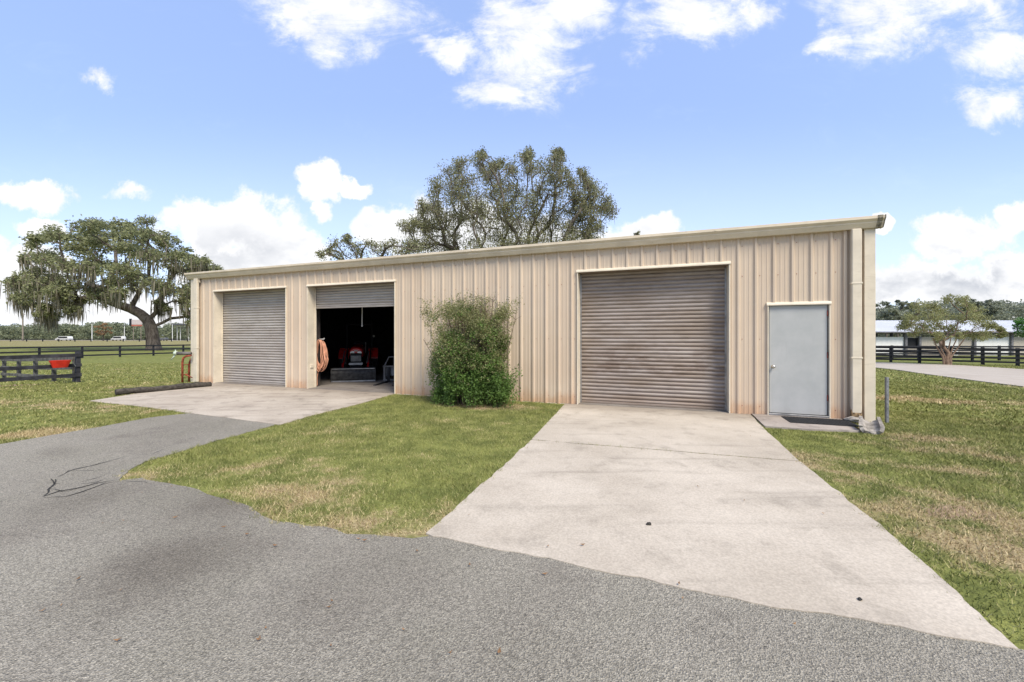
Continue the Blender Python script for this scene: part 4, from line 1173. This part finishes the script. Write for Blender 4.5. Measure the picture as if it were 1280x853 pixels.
tY = 24.0; tx_, _ = U(797, tY); cl = [((rng.normal()*.12, rng.normal()*.12, Zat(v, tY)), .17) for v in (291, 292.5, 294, 297, 300)]+[((rng.normal()*.5, rng.normal()*.5, rng.uniform(4, 6.8)), .5) for _ in range(16)]
tree('slender_tree', (tx_, tY, 0), 'tiny treetop just poking over the shed roof near the wide door', 'tree', [(0, 0, -.3), (0, 0, 1.5), (0, 0, 3.2)], [.14, .10, .08], cl, L_ctr, 42, .13, step=.3, minr=.012)

# bush against the wall
bx_, by_ = G(600, 506.5); by_ = by_; bl = w2loc(bx_, by_)
bw_ = loc2w(wx(602), -.72); bush = empty('bush', (bw_.x, bw_.y, 0), WROT, 'large bushy green shrub growing against the tan wall between the doors', 'shrub')
bush.scale = (1.0, 1.0, .955)
V = []; 
def bushpts(n, lo, hi):
    out = []
    while len(out) < n:
        z = rng.uniform(lo, hi); 
        hw = (.84 if z > .5 else .70+.28*z)+.07*math.sin(z*3.2+.4)+.16*(z/2.4)**2
        a = rng.uniform(0, 6.28); q = rng.uniform(0, 1)**.38
        x = hw*q*math.cos(a)*(1+.12*math.sin(a*5+z*4)); y = .62*q*math.sin(a)*(1+.1*math.sin(a*4+z*3))
        top = 2.38+.14*math.sin(x*3.4+1)+.08*math.sin(x*9)
        if z > top: continue
        if mnoise.noise(Vector((x*2.4, y*2.4, z*2.4))) < (-.28 if z < 1.2 else -.02): continue
        out.append((x, y, z))
    return np.array(out)
cen = bushpts(1900, .06, 2.3); cen = cen[rng.uniform(0, 1, len(cen)) > np.clip((cen[:, 2]-1.1)/1.1, 0, .9)]; ex = bushpts(1500, .9, 2.6)
rb = rng.normal(size=(150, 3))*[.20, .16, .22]+[.86, -.15, .42]
cen = np.concatenate([cen, rb[rb[:, 2] > .05]])
def spread(c, k, s): return (np.repeat(c, k, 0)+rng.normal(size=(len(c)*k, 3))*s)
c1 = spread(cen, 26, .055); tone = np.clip(np.repeat(rng.uniform(0, 1, len(cen)), 26)*.7+rng.uniform(0, .3, len(c1)), 0, 1)
k_ = c1[:, 2] > .02; np_mesh('foliage', leaf_quads(c1[k_], .05, .1, 1.9), 4, L_bush, bush, tone[k_])
c2 = spread(ex, 24, .07); np_mesh('upper_foliage', leaf_quads(c2, .042, .1, 2.2), 4, L_bush2, bush, rng.uniform(0, 1, len(c2)))
m = MB()
for i in range(70):
    a = rng.uniform(0, 6.28); q = rng.uniform(.05, .45); h = rng.uniform(1.4, 2.62)
    b0 = Vector((q*math.cos(a)*1.1, q*math.sin(a)*.6, 0)); b1 = Vector((b0.x*2.2+rng.normal()*.15, b0.y*1.4, h))
    mid_ = b0.lerp(b1, .5)+Vector((rng.normal()*.08, rng.normal()*.06, 0))
    m.tube([b0, mid_, b1], [.016, .010, .004], 5, False)
    for _ in range(5):
        t = rng.uniform(.35, 1); p = mid_.lerp(b1, (t-.5)*2) if t > .5 else b0.lerp(mid_, t*2)
        e = p+Vector((rng.normal()*.16, rng.normal()*.12, abs(rng.normal())*.14)); m.tube([p, e], [.005, .002], 3, False)
m.build('stems', simple('brown_stems', (.12, .085, .06), .9), bush)
sp_ = []
for i in range(420):          # loose sprigs breaking the outline
    a = rng.uniform(0, 6.28); z = rng.uniform(.5, 2.5); hw = .94+.07*math.sin(z*3.2+.4)+.2*(z/2.4)**2
    base = np.array([hw*math.cos(a)*.95, .62*math.sin(a), z]); d = np.array([math.cos(a)*.8, math.sin(a)*.8, .7]); L = rng.uniform(.05, .26)*(1 if z > 1.2 else .5)
    for q in range(9): sp_.append(base+d*L*q/9+rng.normal(size=3)*.02)
sp_ = np.array(sp_); np_mesh('loose_sprigs', leaf_quads(sp_, .042, 0, 2.2), 4, L_bush2, bush, rng.uniform(0, 1, len(sp_)))

# crape myrtle by the right-hand fence
mY = 29.3; mx_, _ = U(1183, mY); mz = terr(mx_, mY); K = mY/FL; cl = []
for u, v, r in [(1150, 386, 9), (1168, 381, 9), (1188, 378, 9), (1205, 383, 9), (1222, 390, 9), (1140, 396, 9), (1160, 398, 10), (1180, 394, 10), (1202, 398, 10), (1225, 402, 9), (1240, 406, 8), (1135, 408, 7), (1148, 414, 8), (1168, 412, 8), (1190, 410, 8), (1212, 414, 8), (1232, 417, 8), (1250, 412, 5), (1170, 422, 6), (1200, 423, 6), (1130, 403, 4), (1252, 420, 4)]:
    for _ in range(3):
        dy = rng.uniform(-2, 2)*(1-abs(u-1190)/90); j = rng.normal(size=2)*r*.5; k2 = (mY+dy)/FL
        cl.append((((u+j[0]-640)*k2-mx_, dy, Zat(v+j[1]*.8, mY+dy)-mz), r*K*rng.uniform(.8, 1.1)))
myr = tree('ornamental_tree', (mx_, mY, mz), 'yellowing multi-stemmed ornamental tree beside the fence and pale road', 'tree', [(.05, 0, -.2), (.0, 0, .4), (.15, 0, .9), (-.1, .1, 1.3)], [.15, .11, .09, .07], cl, L_myr, 280, .11, step=.35, minr=.012, bark=simple('pale_bark', (.19, .13, .09), .9), clump_flat=.8)
m = MB()
for dx, tx2 in ((-.25, -.9), (.25, .9), (.35, 1.5), (-.1, -.5), (.1, .45)):
    m.tube([(dx*.6, rng.uniform(-.1, .1), -.2), (dx, 0, .6), (tx2*.6, .1, 1.2), (tx2, .1, 2.0)], [.08, .06, .045, .025], 6, False)
m.build('side_stems', simple('pale_bark2', (.19, .13, .09), .9), myr)
# clipped bright tree at the right edge
qY = 40.0; qx, _ = U(1290, qY); qz = terr(qx, qY); cl = []
for _ in range(60):
    d = rng.normal(size=3); d /= np.linalg.norm(d); cl.append(((d[0]*1.0, d[1]*1.0, Zat(409, qY)-qz+d[2]*.95), .38))
tree('round_tree', (qx, qY, qz), 'bright green clipped round tree at the right edge before the barn', 'tree', [(0, 0, -.2), (0, 0, .8), (0, 0, 1.6)], [.12, .09, .08], cl, L_top, 126, .12, step=.4, minr=.01, clump_flat=1)
# auburn tree before the far-left woods
aY = 196; ax_, _ = U(129, aY); K = aY/FL
cl = [((rng.normal()*2.0, rng.normal()*1.5, z_), 1.0) for z_ in rng.uniform(3, 8.6, 26)]
tree('auburn_tree', (ax_, aY, terr(ax_, aY)), 'reddish brown tree before the far woods left of the oak trunk', 'tree', [(0, 0, -.2), (0, 0, 1), (0, 0, 2.5)], [.3, .25, .2], cl, L_auburn, 56, .55, step=1, minr=.05)

# woods that read as one mass
def woods(name, label, x0, x1, y0, y1, hfun, n, mat, qs, per, cr=3.2):
    cs = []; tones = []
    for _ in range(n):
        x = rng.uniform(x0, x1); y = rng.uniform(y0, y1); h = hfun(x, y)*rng.uniform(.72, 1.04); z0 = terr(x, y)
        t0 = rng.uniform(.0, .7)
        for c in range(9):
            r = cr*rng.uniform(.45, 1); zc = z0+h*rng.uniform(.12, 1)-r*.5 if c else z0+h-r*.6
            ctr = np.array([x+rng.normal()*cr*.9*(1.15-.7*(zc-z0)/h), y+rng.normal()*cr*.6, zc])
            d = rng.normal(size=(per, 3)); d /= np.linalg.norm(d, axis=1)[:, None]; d *= (rng.uniform(.45, 1, per)**.5)[:, None]*r; d[:, 2] *= .65
            cs.append(ctr+d); tones.append(np.clip(t0*.6+rng.uniform(0, .2)+rng.uniform(0, .25, per), 0, 1))
    cen = np.concatenate(cs); o = np_mesh(name, leaf_quads(cen, qs, .1, 1.5), 4, mat, None, np.concatenate(tones))
    tag(o, label, 'woods', kind='stuff')
woods('woods', 'distant band of green woods behind the paddock at far left', -430, -130, 238, 290, lambda x, y: 11.0+1.8*mnoise.noise(Vector((x*.02, 3, 0)))+1.0*mnoise.noise(Vector((x*.09, 7, 0))), 230, L_far, 1.0, 60, 4.2)
woods('woods', 'distant band of pine woods rising behind the barn roof at right', 88, 215, 122, 158, lambda x, y: (12.8+1.6*mnoise.noise(Vector((x*.05, 9, 0)))+1.6*min(1, max(0, (x-110)/60))), 230, L_pine, .62, 75, 2.9)
woods('woods', 'low distant woods behind the shed', -60, 85, 250, 290, lambda x, y: 9, 45, L_far, .9, 40, 4)
for i, (u, vt, Y_, lb) in enumerate([(1108, 377, 112, 'tall loose-crowned pine behind the barn roof nearest the shed corner'), (1122, 374.5, 114, 'tall open pine behind the barn roof, second from the shed corner'), (1142, 377, 113, 'round-topped pine behind the barn roof left of the ornamental tree'), (1215, 373, 116, 'tall pine behind the barn roof above the right side of the ornamental tree'), (1237, 374, 118, 'tall pine behind the barn roof right of the ornamental tree')]):
    x_, _ = U(u, Y_); z0 = terr(x_, Y_); ht = Zat(vt, Y_)-z0
    cl = [((rng.normal()*1.0*(1.2-t*.5), rng.normal()*1.0, ht*(.5+.48*t)-.4), rng.uniform(.7, 1.2)) for t in rng.uniform(0, 1, 16)]+[((0, 0, ht-.6), .7)]
    tree('pine_tree', (x_, Y_, z0), lb, 'tree', [(0, 0, -.3), (0, 0, ht*.3), (.1, 0, ht*.5)], [.3, .22, .18], cl, L_pine, 196, .5, step=1.0, minr=.04, clump_flat=.6)
# ------------------------------------------------------------------ sky, sun, camera
w = bpy.data.worlds.new('World'); scene.world = w; w.use_nodes = True
T_ = NT.__new__(NT); T_.t = w.node_tree; T_.n = w.node_tree.nodes; T_.n.clear()
t = T_
SUN_EL, SUN_AZ = R(52), R(150)
out = t.N('ShaderNodeOutputWorld'); bg = t.N('ShaderNodeBackground'); t.L(bg.outputs[0], out.inputs[0])
sky = t.N('ShaderNodeTexSky'); sky.sky_type = 'NISHITA'; sky.sun_disc = False; sky.sun_elevation = SUN_EL; sky.sun_rotation = SUN_AZ; sky.air_density = 1.0; sky.dust_density = .6; sky.ozone_density = 2.5; sky.altitude = 0
gen = t.N('ShaderNodeTexCoord').outputs['Generated']; s3 = t.sep(gen)
ay = t.math('MAXIMUM', t.math('ABSOLUTE', s3[1]), .08)
pa_ = t.math('DIVIDE', s3[0], ay); pb_ = t.math('DIVIDE', s3[2], ay); p2 = t.comb(pa_, pb_, 0)
def warp(v, sc, amp, det=6):
    wn = t.N('ShaderNodeTexNoise'); t.L(v, wn.inputs['Vector']); wn.inputs['Scale'].default_value = sc; wn.inputs['Detail'].default_value = det; wn.inputs['Roughness'].default_value = .6
    a_ = t.N('ShaderNodeVectorMath', operation='SUBTRACT'); t.L(wn.outputs['Color'], a_.inputs[0]); a_.inputs[1].default_value = (.5, .5, .5)
    b_ = t.N('ShaderNodeVectorMath', operation='MULTIPLY_ADD'); t.L(a_.outputs[0], b_.inputs[0]); b_.inputs[1].default_value = (amp, amp, 0); t.L(v, b_.inputs[2])
    return b_.outputs[0]
pw1 = warp(p2, 7, .13); pw2 = warp(t.mapv(p2, (1, 1, 1)), 4.5, .26, 9)
n1 = t.noise(p2, 3.2, 8, .62, .3); n2 = t.noise(t.mapv(p2, (1, 1.0, 1), rot=(0, 0, .7), loc=(5, 3, 0)), 9, 7, .65); nw = t.noise(t.mapv(p2, (1, 2.2, 1), rot=(0, 0, R(-40))), 4.2, 9, .72, .6)
def field(bl, pv):
    acc = None
    for u, v, ru, rv in bl:
        b = t.blob(pv, (u-640)/FL, (HZ-v)/FL, ru/FL, rv/FL)
        acc = b if acc is None else t.math('MAXIMUM', acc, b)
    return acc
cum = [(285, 282, 120, 62), (240, 268, 62, 36), (345, 312, 90, 40), (300, 330, 150, 45), (402, 225, 44, 36), (440, 232, 34, 14), (400, 258, 22, 24), (482, 290, 56, 48), (560, 285, 95, 62), (650, 310, 140, 55), (800, 290, 85, 26), (720, 305, 90, 30), (870, 305, 60, 18),
       (40, 246, 75, 30), (55, 288, 48, 20), (1100, 275, 22, 18), (1205, 295, 95, 38), (1275, 268, 40, 28), (1120, 352, 90, 44), (1210, 368, 130, 50), (1270, 340, 60, 42), (20, 345, 90, 55), (90, 385, 140, 45), (200, 395, 120, 35), (1180, 400, 200, 38)]
wis = [(425, 5, 150, 70), (375, 25, 60, 30), (660, 62, 95, 90), (622, 112, 56, 48), (710, 20, 80, 55), (558, 50, 50, 26), (852, 18, 85, 62), (925, 0, 70, 36), (1110, 20, 125, 70), (1050, 55, 45, 22), (1240, 65, 80, 60), (1255, 125, 75, 34), (1225, 20, 60, 40), (127, 88, 28, 22), (155, 247, 30, 12)]
fc = field(cum, pw1); fw = field(wis, pw2)
dc = t.math('ADD', fc, t.math('MULTIPLY', t.ramp(fc, -.02, .22), t.math('ADD', t.math('MULTIPLY', t.math('SUBTRACT', n1, .5), 1.5), t.math('MULTIPLY', t.math('SUBTRACT', n2, .5), 1.5))))
mc = t.ramp(dc, .16, .50)
dw = t.math('ADD', fw, t.math('MULTIPLY', t.ramp(fw, -.02, .3), t.math('ADD', t.math('MULTIPLY', t.math('SUBTRACT', nw, .5), 2.4), t.math('MULTIPLY', t.math('SUBTRACT', n2, .5), 1.3))))
mw = t.math('MULTIPLY', t.ramp(dw, .04, 1.0), .97)
# thin high veil, denser towards the horizon
veil = t.math('MULTIPLY', t.ramp(pb_, .60, .0), .48)
veil = t.math('ADD', veil, t.math('MULTIPLY', t.ramp(nw, .52, .8), .05), clamp=True)
mask = t.math('MAXIMUM', mc, mw)
# grey undersides: lower part of thick clouds
n3 = t.noise(t.mapv(p2, (1, 2.0, 1), loc=(0, .10, 0)), 3.0, 6, .6)
under = t.math('MULTIPLY', t.ramp(n3, .40, .62), t.math('MULTIPLY', t.ramp(dc, .35, .75), t.ramp(pb_, .38, .12)))
CW = 6.3
soft = t.math('MULTIPLY', t.ramp(t.noise(t.mapv(p2, (1, 1.6, 1), loc=(3, 9, 0)), 6, 6, .6), .42, .68), .22)
cloudc = t.mix(t.math('ADD', soft, t.math('MULTIPLY', under, .8), clamp=True), (CW, CW*1.0, CW*1.01), (CW*.55, CW*.58, CW*.64))
skyc = t.mix(1.0, sky.outputs[0], (1.06, 1.0, 1.10), 'MULTIPLY')
skyc = t.mix(.45, skyc, (3.7, 5.1, 8.6))
c = t.mix(veil, skyc, (6.6, 7.5, 8.9))
c = t.mix(mask, c, cloudc)
t.L(c, bg.inputs[0]); bg.inputs[1].default_value = .10

sun = bpy.data.lights.new('sun', 'SUN'); sun.energy = 3.0; sun.angle = R(22); sun.color = (1, .92, .79)
so = bpy.data.objects.new('sun', sun); COL.objects.link(so)
dirv = Vector((math.sin(SUN_AZ)*math.cos(SUN_EL), math.cos(SUN_AZ)*math.cos(SUN_EL), math.sin(SUN_EL)))
so.rotation_euler = dirv.to_track_quat('Z', 'Y').to_euler()

cam = bpy.data.cameras.new('camera'); co = bpy.data.objects.new('camera', cam); COL.objects.link(co)
cam.sensor_fit = 'HORIZONTAL'; cam.sensor_width = 36; cam.lens = FL/1280*36; cam.clip_end = 3000; cam.clip_start = .05
cam.shift_y = -(426.5-HZ)/1280
co.location = (0, 0, CH); co.rotation_euler = (R(90), 0, 0); scene.camera = co
vs = scene.view_settings; vs.view_transform = 'Standard'; vs.look = 'None'; vs.gamma = 1; vs.exposure = .83; vs.use_curve_mapping = False
scene.render.resolution_x = 1024; scene.render.resolution_y = 682
